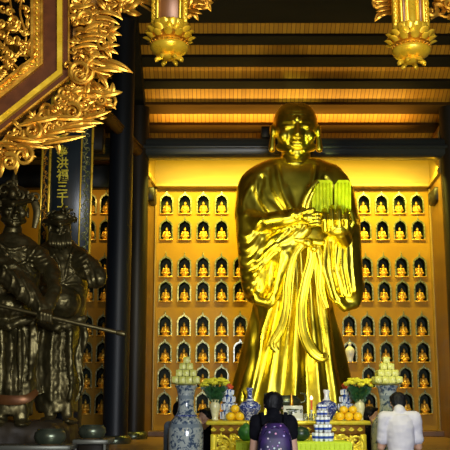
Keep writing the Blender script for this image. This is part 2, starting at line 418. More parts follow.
part('body', m, M['buddha'], broot)
wroot = None
def whitefig():
    r = thing('white_figurine', 'white robed porcelain figurine in the sixth row, right beside the tall statue', 'figurine')
    m = MB(); m.lathe((0, .02, 0), [(.05, 0), (.06, .02), (.05, .05), (.075, .12), (.09, .19), (.082, .23), (.05, .262), (.028, .28), (.03, .30), (.038, .325), (.03, .352), (.012, .368)], 16); part('robe', m, M['whitem'], r)
    m = MB(); m.ell((0, .0, .318), (.024, .02, .03), 10, 8); part('face', m, M['whitem'], r)
    return r
first = True
for r, x, bk, c in sites:
    z = rowz[r]
    side = {'l': 'left of the tall statue', 'r': 'right of the tall statue', 'a': 'beyond the dark column'}[bk]
    cc = coln[c] if bk != 'a' else coln[c-1]
    if bk == 'r': cc = coln[c]
    rw = ordn[r]
    nl = f'arched wall niche, {rw} row down, {cc} column from the left, {side}'
    bl = f'small gilded seated buddha, {rw} row down, {cc} column from left, {side}'
    sc = 1.0 if bk != 'a' else .9
    if first: n = nroot
    else: n = dup(nroot)
    n.location = (x, YW, z); n.scale = (sc, 1, 1); n['label'] = nl; n['group'] = 'arched niches in the back wall'
    if bk == 'r' and c == 0 and r == 5:
        w = whitefig(); w.location = (x, YW-.02, z+.004); continue
    b = broot if first else dup(broot)
    b.location = (x, YW+.02, z+.004); b['label'] = bl; b['group'] = 'small buddhas in the wall niches'
    first = False

# frieze and framing of the niche wall
def bx(u0, u1, v0, v1, Y, th, vm=None, mb=None, bev=.01):
    vm = vm or (v0+v1)/2
    mb = mb or MB(); um = vm
    mb.box(P(u0, um, Y).x, P(u1, um, Y).x, Y, Y+th, P(225, v1, Y).z, P(225, v0, Y).z, bev); return mb
zf0, zf1 = P(225, 187, 16.3).z, P(225, 158, 16.3).z+.12
m = MB(); m.box(xl_w-.02, xr_w+.02, 16.3, YW-.002, zf0, zf1, .01); m.box(xl_w-.02, xr_w+.02, 16.25, 16.3, zf0, zf0+.07, .01); struct('trim_2', m, M['frieze'])
zf0b = P(225, 190, 16.3).z
m = MB(); m.box(-6, xl_w-.6, 16.2, YW-.002, zf0b+.05, zf0b+.45, .01); struct('trim_3', m, M['wood_dk'])
m = MB(); m.box(-6, xl_w-.6, 16.0, YW-.002, zf0b+.47, zf0b+.64, .01); struct('trim_4', m, M['frieze'])
for nm, xa, ub in (('wall_return_left', xl_w, 142), ('wall_return_right', xr_w, 447)):
    s = -1 if xa == xl_w else 1; xb = P(ub, 300, 15.25).x; m = MB()
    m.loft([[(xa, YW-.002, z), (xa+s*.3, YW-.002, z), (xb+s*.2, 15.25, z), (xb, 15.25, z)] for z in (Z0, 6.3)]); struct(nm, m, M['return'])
    m = MB(); m.loft([[(xa-s*.05, YW-.01, z), (xa+s*.02, YW-.01, z), (xb+s*.02, 15.25, z), (xb-s*.05, 15.25, z)] for z in (zf0, zf0+.09)])
    m.loft([[(xa-s*.02, YW-.01, z), (xa+s*.02, YW-.01, z), (xb+s*.02, 15.25, z), (xb-s*.02, 15.25, z)] for z in (zf0+.09, 6.2)]); struct('trim_5' if s < 0 else 'trim_6', m, M['frieze'])
    m = MB(); m.box(xa, xa-s*.035, 16.38, YW-.002, Z0, zf0, .008); struct('trim_7' if s < 0 else 'trim_8', m, M['frieze'])
# floor strip in front of wall, step
m = MB(); m.box(-6, 6, 16.1, YW-.002, Z0, Z0+.10, .01); struct('baseboard_back', m, M['pil'])

zr, slope = P(225, 141, YW).z, math.tan(math.radians(30))
def roofz(y): return zr+(YW-y)*slope
def column(x, y, r, z0, z1, label, mt='column'):
    t = thing('round_column', label, 'column', (x, y, z0))
    m = MB(); m.lathe((x, y, z0+.12), [(r, 0), (r*1.01, (z1-z0)*.4), (r*.97, z1-z0-.12)], 40); m.build('shaft', M[mt], t)
    m = MB(); m.lathe((x, y, z0), [(r*1.25, 0), (r*1.32, .04), (r*1.25, .09), (r*1.08, .12)], 40); m.build('stone_base', M['bowl'], t)
    return t
xa = P(113.5, 440, 13.6).x
column(xa+.02, 13.6, .185, Z0, roofz(13.6)-.53, 'thick blue-black round column left of the niche wall, nearer one')
column(P(133.5, 436, 15.2).x, 15.2, .18, Z0, roofz(15.2)-.53, 'brown-black round column behind the thick blue-black one', 'wood_dk')
column(P(465, 436, 15.2).x, 15.2, .18, Z0, roofz(15.2)-.53, 'dark round column at the right edge of the niche wall', 'wood_dk')
# main lintel
zb0, zb1 = P(225, 158, 15.2).z, P(225, 139, 15.2).z
t = thing('lintel_beam', 'long grey-black beam crossing behind the tall statue\'s head', 'beam', (0, 15.2, zb0))
m = MB(); m.box(-6, 6, 15.08, 15.4, zb0, zb1, .05); m.build('beam', M['beam'], t)
m = MB(); m.box(-6, 6, 15.05, 15.09, (zb0+zb1)/2-.03, (zb0+zb1)/2+.03, .01); m.build('raised_band', M['beam'], t)
# corner brackets
for s, u0, lb in ((1, 150.5, 'dark timber beam stub and brace at the left end of the niche wall'), (-1, 437, 'dark timber beam stub and brace at the right end of the niche wall')):
    xx = P(u0, 190, 15.8).x; zz = P(u0, 196, 15.8).z
    t = thing('corner_bracket', lb, 'bracket', (xx, 15.8, zz))
    m = MB(); m.box(xx-.10, xx+.09, 15.6, 16.1, zz-.13, zz+.13, .03); m.build('block', M['wood_dk'], t)
    m = MB(); m.sweep([(xx-s*.06, 15.7, zz+.10), (xx-s*.02, 15.7, zz+.3), (xx-s*.10, 15.7, zz+.55)], [.05, .055, .06], 4, nrm=(0, -1, 0)); m.build('brace', M['purlin'], t)
# ---- sloping roof: rises towards the viewer
m = MB(); y1 = 6.0
m.add([(-7, YW+.3, roofz(YW+.3)), (7, YW+.3, roofz(YW+.3)), (7, y1, roofz(y1)), (-7, y1, roofz(y1)),
       (-7, YW+.3, roofz(YW+.3)+.1), (7, YW+.3, roofz(YW+.3)+.1), (7, y1, roofz(y1)+.1), (-7, y1, roofz(y1)+.1)],
      [(0, 1, 2, 3), (7, 6, 5, 4), (0, 4, 5, 1), (1, 5, 6, 2), (2, 6, 7, 3), (3, 7, 4, 0)])
struct('ceiling', m, M['planks'])
def y_on_roof(v, off=0.0):
    lo, hi = 8.0, YW
    for _ in range(50):
        md = (lo+hi)/2
        if P(225, v, md).z > roofz(md)-off: hi = md     # line of sight already above roof
        else: lo = md
    return (lo+hi)/2
def yroof(v, off=0.0):
    # intersection of the sight line of photo row v with plane roofz-off
    d = (P(225, v, 1).z-CAMZ); return (zr+YW*slope-off-CAMZ)/(d+slope)
gd = ['lowest', 'second lowest', 'third lowest', 'fourth lowest', 'fifth lowest', 'sixth lowest', 'seventh lowest', 'eighth lowest']
for i, (v0, v1) in enumerate(((122.5, 133), (102, 114), (78.5, 89), (54.5, 67), (33.5, 45), (-14, 23), (-48, -30))):
    # front lower edge of purlin at v1, top edge on the planks at v0
    th = .085
    yb = yroof(v1, th); yt = yroof(v0, 0)
    ln = math.sqrt(1+slope*slope); ux, uz = -1/ln, slope/ln       # up-slope direction (towards viewer), y,z
    nx, nz = -slope/ln, -1/ln                                       # outwards below planks
    a = Vector((0, yt, roofz(yt))); b = Vector((0, yb, roofz(yb)-th))
    # rectangle section lying under the planks
    e = Vector((0, ux, uz)); n_ = Vector((0, nx, nz))
    w = (a-b).dot(e); hgt = abs((b-a).dot(n_))
    c0 = a; c1 = a-e*w*1.0; ring = [c0, c0+n_*hgt, c1+n_*hgt, c1]
    m = MB(); m.loft([[(-5.5, p.y, p.z) for p in ring], [(5.5, p.y, p.z) for p in ring]])
    m.build('roof_purlin', M['purlin'] if i < 2 else M['roofdk'], None, label=f'{gd[i]} horizontal brown timber purlin under the sloping roof planks', cat='beam', smooth=False)  # upper purlins take the darker copy in place of fading light
for s, u in ((-1, 134), (1, 468)):
    x = P(u, 120, 15.2).x; m = MB()
    m.loft([[(x-.17, y, roofz(y)-o-.10), (x+.17, y, roofz(y)-o-.10), (x+.17, y, roofz(y)-o-.42), (x-.17, y, roofz(y)-o-.42)] for y, o in ((15.5, 0), (9.0, 0))])
    m.build('principal_rafter', M['roofdk'], None, label='thick dark principal rafter under the purlins at the %s end of the roof' % ('left' if s < 0 else 'right'), cat='beam', smooth=False)
# diagonal beam from upper left to the column
m = MB(); m.sweep([P(100, 108, 12.2), P(138, 152, 15.1)], [.09, .09], 8, nrm=(0, 0, 1)); m.sweep([P(106, 108, 12.2), P(143, 148, 15.1)], [.02, .02], 6, nrm=(0, 0, 1))
m.build('tie_beam', M['purlin'], None, label='slanting brown tie beam running down to the top of the dark columns', cat='beam')
m = MB(); m.box(-6, P(104, 145, 13.6).x, 13.5, 13.75, P(90, 152, 13.6).z, P(90, 128, 13.6).z, .02)
m.build('aisle_beam', M['wood_dk'], None, label='dark horizontal beam over the left aisle, behind the character board', cat='beam')
m = MB(); m.box(-6, P(110, 170, 14.4).x, 14.35, 14.5, P(90, 188, 14.4).z, P(90, 166, 14.4).z, .02)
m.build('aisle_beam', M['column'], None, label='lower blue-black beam over the left aisle, left of the thick column', cat='beam')
# floodlight on the lintel, left of the head
t = thing('floodlight', 'small square black floodlight on the beam left of the statue\'s head', 'lamp', P(266, 139, 15.3))
b0 = P(266, 138.5, 15.22)
m = MB(); m.box(b0.x-.085, b0.x+.085, 15.16, 15.30, b0.z, b0.z+.21, .01); m.build('housing', M['lamp'], t)
m = MB(); m.box(b0.x-.02, b0.x+.02, 15.18, 15.24, b0.z-.03, b0.z+.01); m.build('mount', M['lamp'], t)
# ================================================================== THE TALL STATUE
YS = 14.0
def Q(u, v, d=0.0, Y=YS):                 # point on a figure's front plane, d metres further back
    return P(u, v, Y+d)
class Fig(MB):
    """solid built in the plane of a figure; u,v measured on the photo, depth in metres"""
    def __init__(s, Y): super().__init__(); s.Y = Y
    def E(s, u, v, d, ru, rv, rd, rot=0):
        k = K(v, s.Y); R = Matrix.Rotation(math.radians(rot), 3, 'Y') if rot else None
        s.ell(Q(u, v, d, s.Y), (ru*k, rd, rv*k), 22, 14, R)
    def C(s, a, b):                        # (u,v,d,r px)
        s.cap(Q(a[0], a[1], a[2], s.Y), a[3]*K(a[1], s.Y), Q(b[0], b[1], b[2], s.Y), b[3]*K(b[1], s.Y))
    def CH(s, pts):
        for a, b in zip(pts[:-1], pts[1:]): s.C(a, b)
    def BODY(s, secs, n=72, fold=None, steps=5, pw=.9):
        """secs: (v, uleft, uright, centre depth, half depth)"""
        L = smooth_line(secs, steps); rings = []
        for v, ul, ur, dc, hd in L:
            c = Q((ul+ur)/2, v, dc, s.Y); a = (ur-ul)/2*K(v, s.Y); ring = []
            for j in range(n):
                t = 2*PI*j/n; ct, st = math.cos(t), math.sin(t)
                f = 1+(fold(t, v) if fold else 0)
                ring.append((c.x+a*f*math.copysign(abs(ct)**pw, ct), c.y+hd*f*math.copysign(abs(st)**pw, st), c.z))
            rings.append(ring)
        s.loft(rings)
    def RIB(s, pts, flat=.45, n=10):       # ribbon: (u,v,d,halfwidth px)
        L = smooth_line(pts, 5)
        s.sweep([Q(p[0], p[1], p[2], s.Y) for p in L], [p[3]*K(p[1], s.Y) for p in L], n, flat=flat)

st = thing('monk_statue', 'giant gilded standing monk statue in flowing robes, holding a book before its chest', 'statue', Q(294, 425, .2))
f = Fig(YS)
def fold(t, v):
    g = min(max((v-285)/130, 0), 1)
    return g*(.040*math.cos(9*t+.6+v*.004)+.018*math.cos(15*t+2.1)+.02*math.cos(5*t))
f.BODY([(425, 221, 360, .22, .67), (400, 228, 355, .22, .63), (370, 236, 348, .22, .58), (340, 243, 342, .22, .51), (305, 252, 333, .22, .45), (270, 251, 338, .22, .44),
        (240, 247, 347, .22, .44), (215, 239, 354, .22, .43), (195, 236, 354, .22, .41), (182, 238, 351, .22, .38), (173, 244, 345, .22, .34), (166, 254, 335, .22, .28), (160, 267, 322, .22, .2)], fold=fold)
# shoulders and upper arms
f.CH([(264, 180, .22, 18), (251, 193, .18, 15), (247, 215, .05, 13)]); f.CH([(328, 180, .22, 18), (340, 194, .18, 15), (346, 220, .05, 13)])
# folded robe round the neck
f.CH([(277, 166, .05, 7), (286, 190, -.13, 5), (294, 216, -.20, 4)]); f.CH([(314, 166, .05, 7), (308, 190, -.13, 5), (298, 216, -.20, 4)])
# left-hand forearm and sleeve
f.CH([(246, 218, .02, 10), (260, 224, -.25, 10), (284, 219, -.42, 9), (303, 215, -.47, 7)])
f.BODY([(216, 236, 262, .02, .22), (235, 236, 278, -.05, .26), (255, 238, 279, -.08, .27), (275, 240, 275, -.08, .25), (292, 243, 270, -.08, .21), (303, 249, 262, -.06, .12)], n=40)
for a in ((303, 222, 250, 272), (307, 230, 268, 286)):
    f.CH([(a[0], a[1], -.40, 5.5), ((a[0]+a[2])/2-3, (a[1]+a[3])/2-6, -.31, 7), (a[2], a[3], -.15, 6)])
f.CH([(298, 232, -.42, 3.4), (282, 244, -.38, 4.2), (267, 257, -.33, 5), (256, 274, -.28, 5.2), (252, 289, -.24, 5.2), (258, 301, -.24, 5), (268, 303, -.26, 5), (277, 295, -.28, 4.4), (281, 276, -.33, 3.8), (287, 256, -.38, 3.4)])
# right-hand forearm and sleeve
f.CH([(350, 222, .0, 11), (347, 232, -.25, 11), (338, 230, -.42, 10)])
f.BODY([(226, 330, 360, -.1, .28), (245, 322, 361, -.10, .30), (265, 325, 362, -.10, .27), (285, 331, 363, -.1, .24), (300, 337, 362, -.1, .19), (309, 343, 357, -.08, .12)], n=40)
f.CH([(327, 240, -.35, 5), (327, 270, -.35, 5), (333, 295, -.30, 5), (345, 308, -.24, 4.5), (356, 304, -.2, 4.5), (361, 285, -.14, 4)])
f.CH([(345, 238, -.36, 5), (344, 268, -.34, 6), (349, 292, -.28, 5)])
robe = remesh(f, .020, 3)
R = []
# skirt folds, fanning to the hem
for top, bot, w, h in ((284, 236, 7, .05), (288, 250, 5, -.04), (291, 264, 7, .06), (295, 279, 6, -.045), (299, 294, 7, .05), (303, 308, 5, -.04), (308, 321, 7, .06), (313, 333, 5, -.045), (318, 345, 6, .05)):
    m_ = (top+bot)/2; q = (bot-top)
    R.append(([(top, 252), (top+q*.22, 300), (top+q*.55, 350), (bot, 418)], w+1, h))
# chest: crossing robe edges and soft diagonals
R += [([(277, 166), (283, 192), (296, 216)], 4, .035), ([(316, 166), (311, 190), (300, 214)], 4, .03), ([(268, 170), (270, 190), (284, 212)], 4, -.03),
      ([(262, 178), (258, 200), (266, 214)], 5, -.03), ([(252, 185), (244, 202), (246, 214)], 4, .03), ([(325, 178), (336, 195), (338, 205)], 4, -.03),
      ([(262, 176), (268, 196), (286, 214)], 3.5, -.022), ([(256, 180), (258, 196), (268, 212)], 3, .02)]
# swags on the left sleeve
for k in range(5):
    v = 232+k*14; R.append(([(239, v+2), (247, v+4), (255, v-2), (262-k, v-13)], 4.5, .02)); R.append(([(240, v+9), (248, v+11), (256, v+4), (262-k, v-6)], 3.5, -.022))
# folds fanning from the forearm
for k in range(5):
    R.append(([(300-k*3, 226+k), (288-k*5, 238+k*4), (270-k*4, 250+k*8), (256-k, 262+k*8)], 3.2, .03 if k % 2 == 0 else -.04))
for k in range(4):
    R.append(([(330+k*7, 238), (328+k*8, 265), (337+k*6, 300-k*3)], 3, .045 if k % 2 else -.045))
R += [([(252, 310), (256, 350), (244, 400)], 6, -.06), ([(332, 312), (334, 350), (345, 400)], 6, -.05), ([(300, 250), (301, 300)], 5, -.05)]
ridges(robe, R); noisy(robe, .006, 3, 3, 2); robe = smoothed(robe, 4)
robe_o = mkobj('robe', robe, M['gold'], st)
# sashes and knot
def sash(f, pts):
    f.RIB(pts, .22)
    for s in (-1, 1):
        L = smooth_line(pts, 5); q = []
        for i, p in enumerate(L):
            a = L[max(i-1, 0)]; b = L[min(i+1, len(L)-1)]; dx, dy = b[0]-a[0], b[1]-a[1]; n = math.hypot(dx, dy)+1e-6
            q.append(Q(p[0]-s*dy/n*p[3]*.86, p[1]+s*dx/n*p[3]*.86, p[2]-.01, f.Y))
        f.sweep(q, 1.0*K(300, f.Y), 6)
    L = smooth_line(pts, 5); f.sweep([Q(p[0], p[1], p[2]-.012, f.Y) for p in L[2:-2]], .7*K(300, f.Y), 6)
f = Fig(YS)
sash(f, [(311, 243, -.42, 3.5), (312, 258, -.40, 4.2), (306, 282, -.36, 4.6), (302, 308, -.34, 5), (304, 332, -.40, 5.6), (312, 350, -.46, 6), (322, 358, -.48, 4.6), (327, 354, -.46, 2.5)])
f.build('sash', M['gold'], st)
f = Fig(YS)
sash(f, [(303, 244, -.42, 3.2), (294, 256, -.38, 3.6), (288, 280, -.34, 3.8), (286, 308, -.35, 4), (281, 328, -.39, 4.6), (273, 343, -.42, 4.4), (277, 351, -.44, 2.5)])
f.build('sash', M['gold'], st)
f = Fig(YS); sash(f, [(317, 246, -.38, 3), (322, 265, -.33, 3.4), (321, 288, -.31, 3.4), (327, 308, -.33, 2)]); f.build('sash', M['gold'], st)
f = Fig(YS); f.E(308, 243, -.42, 6, 5, .09); f.C((296, 240, -.42, 3), (322, 243, -.42, 3)); f.E(314, 249, -.42, 4, 3.5, .07)
f.RIB([(281, 240, -.30, 3), (300, 240, -.42, 3.4), (325, 243, -.40, 3)], .5); f.build('belt_knot', M['gold'], st)
# hem of the robe and lotus foot
# book held upright
f = Fig(YS); k = K(200, YS)
def slab(mb, u0, u1, v0, v1, d, th, rise, mats=None):
    pts = [(u0, v1), (u1, v1), (u1, v0+rise), (u1-3, v0), (u0+4, v0), (u0, v0+5)]
    mb.prism([(Q(a, b, d).x, Q(a, b, d).z) for a, b in pts], YS+d, YS+d+th)
slab(f, 312, 332.5, 180, 222, -.58, .10, 2); slab(f, 334.5, 351, 180, 224, -.60, .10, 3)
for a in range(5): f.C((315.5+a*3.6, 184, -.585, .8), (315.5+a*3.6, 218, -.585, .8))
for a in range(4): f.C((338+a*3.6, 184, -.605, .8), (338+a*3.6, 218, -.605, .8))
f.build('book', M['gold_book'], st, label='gold book held upright, greenish light painted into its colour')
f = Fig(YS); f.RIB([(303, 218, -.50, 2.6), (305, 202, -.54, 2.8), (311, 189, -.57, 3), (318, 181, -.57, 2.4)], .6); f.RIB([(307, 220, -.50, 2), (308.5, 204, -.55, 2), (313, 192, -.58, 2)], .6)
f.build('sleeve_edge', M['gold'], st)
# the hand clasping the book: palm below, four fingers up in front, thumb at the side
f = Fig(YS)
f.E(338, 230, -.60, 13, 8, .17); f.C((344, 240, -.45, 8), (340, 232, -.58, 9))
for i, (u, tip) in enumerate(((324.8, 210.5), (332, 207), (339.2, 207.5), (346.3, 210.5))):
    f.CH([(u+.5, 230, -.68, 3.3), (u, 220, -.78, 3.05), (u-.1, tip+4, -.75, 2.85), (u-.1, tip, -.67, 2.5)])
f.CH([(349, 232, -.60, 3.8), (353, 222, -.64, 3.4), (351, 213, -.64, 2.8)])
me = remesh(f, .011, 1); ridges(me, [([(330.8, 226), (330.5, 209)], 1.0, -.04), ([(337, 226), (336.8, 208)], 1.0, -.04), ([(343, 226), (343, 209)], 1.0, -.04)], True)
mkobj('hand', me, M['gold'], st)
# other hand, supporting from the side
f = Fig(YS); f.E(309, 218, -.56, 8, 6, .10)
for i, v in enumerate((214.5, 218, 221.5, 225)):
    f.CH([(311, v, -.60, 2.6), (317, v-1, -.66, 2.5), (321, v-.6, -.65, 2.3)])
f.CH([(304, 213, -.58, 3), (309, 210.5, -.62, 2.8), (313, 209.5, -.64, 2.5)])
mkobj('hand', remesh(f, .013, 2), M['gold'], st)

def head_mesh(vox=.016, detail=True, monk=False):
    """unit head, about 1 high, facing -Y"""
    m = MB()
    m.ell((0, .03, .12), (.365, .42, .37), 28, 18)
    for s in (-1, 1): m.ell((s*.07, .03, .16), (.29, .38, .33), 28, 18); m.ell((0, -.05, -.10), (.30, .33, .36), 28, 18)
    m.ell((0, -.20, -.35), (.15, .13, .12)); m.ell((0, -.26, -.41), (.08, .07, .06))
    m.cap((-.19, -.27, .13), .055, (-.06, -.37, .12), .04); m.cap((.19, -.27, .13), .055, (.06, -.37, .12), .04)
    for s in (-1, 1):
        m.ell((s*.19, -.27, -.10), (.11, .09, .11)); m.cap((s*.10, -.30, -.34), .05, (s*.26, -.12, -.26), .07)
    m.cap((0, -.36, .10), .035, (0, -.44, -.08), .052); m.ell((0, -.455, -.105), (.062, .055, .05))
    for s in (-1, 1): m.ell((s*.055, -.415, -.115), (.04, .04, .035))
    m.cap((-.085, -.365, -.215), .022, (0, -.40, -.205), .028); m.cap((.085, -.365, -.215), .022, (0, -.40, -.205), .028)
    m.cap((-.06, -.37, -.262), .026, (.06, -.37, -.262), .026)
    for s in (-1, 1):
        m.ell((s*.145, -.325, .035), (.075, .05, .042))
        m.cap((s*.225, -.27, .028), .016, (s*.075, -.355, .025), .016)
        e = 1.25 if monk else 1.
        m.ell((s*.37, .02, .01), (.045, .08, .125)); m.cap((s*.39, .03, .10), .03, (s*.40, .07, .0), .03)
        m.cap((s*.375, .0, -.08), .04, (s*.385, -.01, -.12*e-(.12 if monk else 0)), .06 if monk else .035)
    me = remesh(m, vox, 2)
    v, N = vn(me); h = np.zeros(len(v)); fr = (N[:, 1] < .2)
    def g(cx, cz, sx, sz, a):
        nonlocal h; h += fr*a*np.exp(-((v[:, 0]-cx)/sx)**2-((v[:, 2]-cz)/sz)**2)
    for s in (-1, 1):
        g(s*.15, .085, .07, .018, -.02); g(s*.145, .012, .075, .010, -.018); g(s*.13, -.19, .03, .06, -.016)
    g(0, -.237, .10, .010, -.025); g(0, -.31, .07, .018, -.02)
    if monk: g(0, .22, .30, .008, -.010); g(0, .27, .28, .008, -.010); g(0, .17, .03, .03, .03)
    put(me, v+N*h[:, None]); return me
hm = head_mesh(.014, monk=True)
v_, N_ = vn(hm); kk = 62*K(130, YS)
v_ = v_*np.array([kk*1.0, kk, kk]); c_ = Q(295.5, 132.5, .16)
ca, sa = math.cos(math.radians(7)), math.sin(math.radians(7))          # the head looks slightly down
yy = v_[:, 1]*ca - v_[:, 2]*sa*-1*-1; zz_ = v_[:, 2]*ca + v_[:, 1]*sa
v_ = np.stack([v_[:, 0], v_[:, 1]*ca-v_[:, 2]*sa, v_[:, 1]*sa+v_[:, 2]*ca], 1)
put(hm, v_+np.array(c_)); mkobj('head', hm, M['gold'], st)
f = Fig(YS); f.BODY([(178, 268, 323, .16, .30), (168, 277, 314, .18, .27), (158, 280, 311, .2, .25), (148, 282, 310, .2, .23)], n=40)
for v, w in ((161, 15.5), (166.5, 17)):
    f.sweep([Q(295.5+w*math.cos(a), v+1.8*-math.sin(a), .17+.26*math.sin(a)) for a in np.linspace(PI, 2*PI, 15)], .022, 8)
mkobj('neck', remesh(f, .016, 2), M['gold'], st)
# pedestal on the dais
f = MB(); c = Q(292, 425, .22); zt = c.z+.03
f.lathe((c.x, c.y, Z0), [(1.02, 0), (1.05, .06), (.98, .10), (1.04, .16), (1.0, zt-Z0)], 60); f.build('pedestal', M['carve_y'], st)

# ================================================================== GUARDIANS (dark bronze), left
YG = 8.6
def noise_arm(me, box, sc, amp):
    v, N = vn(me); u, w = todev(v); ins = (u > box[0]) & (u < box[2]) & (w > box[1]) & (w < box[3])
    px = (u*sc); pz = (w*sc); row = np.floor(pz); q = np.abs(((px+.5*(row % 2)) % 1)-.5)*2; r = pz % 1
    h = np.where(ins, amp*(1-np.clip(q**2+r**2, 0, 1)), 0); put(me, v+N*h[:, None])
def guardian_b():
    g = thing('guardian_statue', 'dark bronze guardian in armour, round belly, beside the character board', 'statue', Q(58, 425, .3, YG))
    Y = YG+.72; f = Fig(Y)
    f.BODY([(412, 36, 78, .2, .20), (380, 32, 78, .2, .22), (345, 32, 78, .2, .24), (322, 34, 82, .2, .26), (305, 32, 86, .2, .28), (285, 32, 88, .2, .28), (265, 32, 86, .2, .25), (250, 36, 82, .2, .20), (240, 50, 72, .2, .12)], pw=.95)
    f.E(62, 303, -.02, 19, 17, .20); f.E(45, 262, .12, 13, 12, .15); f.E(77, 258, .15, 13, 12, .15)
    f.CH([(78, 260, .1, 12), (90, 269, -.02, 12), (99, 280, -.12, 8)]); f.E(97, 278, -.1, 10, 12, .10, 20)
    f.CH([(44, 262, .1, 10), (38, 285, -.1, 8), (46, 300, -.3, 7)])
    f.CH([(50, 388, .1, 7), (50, 418, .05, 6)]); f.CH([(66, 388, .1, 7), (68, 418, .05, 6)]); f.E(48, 421, -.05, 8, 4, .16); f.E(70, 421, -.05, 8, 4, .16)
    f.RIB([(80, 318, .0, 4), (84, 335, -.02, 5), (78, 360, 0, 4), (82, 385, 0, 3), (76, 402, 0, 2)], .5)
    f.RIB([(70, 330, -.1, 3), (68, 355, -.1, 4), (73, 380, -.08, 3), (69, 400, -.05, 2)], .5)
    f.RIB([(40, 330, -.05, 3), (34, 360, -.05, 4), (40, 395, -.02, 3)], .5)
    f.CH([(40, 322, -.05, 4), (60, 328, -.14, 5), (84, 318, -.02, 4)])
    me = remesh(f, .012, 2)
    R = [([(44+k*9, 330), (42+k*9.5, 360), (42+k*9, 400)], 5, .018 if k % 2 else -.018) for k in range(5)]
    R += [([(42, 288), (52, 285), (62, 287), (74, 284), (84, 290)], 2.4, .03), ([(44, 270), (60, 282), (80, 268)], 2, -.02), ([(50, 248), (58, 262), (62, 284)], 2, .02), ([(74, 248), (68, 264), (64, 284)], 2, .02),
          ([(45, 318), (62, 322), (80, 314)], 2, -.03), ([(88, 262), (93, 272), (96, 290)], 2, -.02), ([(84, 266), (88, 278), (92, 292)], 1.6, .02)]
    R += [([(38, 256+k*5), (46, 259+k*5), (54, 255+k*5)], 1.6, .014) for k in range(4)] + [([(70, 254+k*5), (78, 258+k*5), (88, 252+k*6)], 1.6, .014) for k in range(4)]
    ridges(me, R); noise_arm(me, (48, 330, 72, 395), .22, .004); noisy(me, .014, 5, 5, 2); noisy(me, .007, 16, 5, 2)
    mkobj('body', me, M['bronze'], g)
    f = Fig(Y); hh = head_mesh(.022); v, N = vn(hh); k = 30*K(225, Y); a = math.radians(35)
    v = v*k; v = np.stack([v[:, 0]*math.cos(a)-v[:, 1]*math.sin(a), v[:, 0]*math.sin(a)+v[:, 1]*math.cos(a), v[:, 2]], 1)
    put(hh, v+np.array(Q(60, 229, .12, Y))); mkobj('head', hh, M['bronze'], g)
    f = Fig(Y)                      # helmet with plume curls
    f.E(60, 219, .14, 13, 8, .15); f.CH([(45, 221, .1, 2.5), (60, 224, -.08, 2.8), (75, 219, .1, 2.5)]); f.C((62, 214, .12, 4), (64, 206, .12, 1.5))
    rnd = random.Random(4)
    for i in range(16):
        u0 = 46+rnd.random()*32; v0 = 211+rnd.random()*12; r0 = 2.5+rnd.random()*3; s = rnd.choice((-1, 1)); ph = rnd.random()*6
        f.RIB([(u0+s*r0*(1-t*.75)*math.cos(ph+t*6), v0+r0*(1-t*.75)*math.sin(ph+t*6), .0+.1*rnd.random(), 1.5-t) for t in np.linspace(0, 1, 8)], .8, 6)
    for k in range(9):             # beard
        f.RIB([(51+k*2.2, 236+abs(k-4)*-.8, -.02, 2.2), (50+k*2.5, 243, -.07-.01*(k % 2), 2.0), (53+k*1.8+(k % 2), 251-abs(k-4)*1.2, -.04, .7)], .8, 6)
    f.build('helmet', M['bronze'], g)
    return g
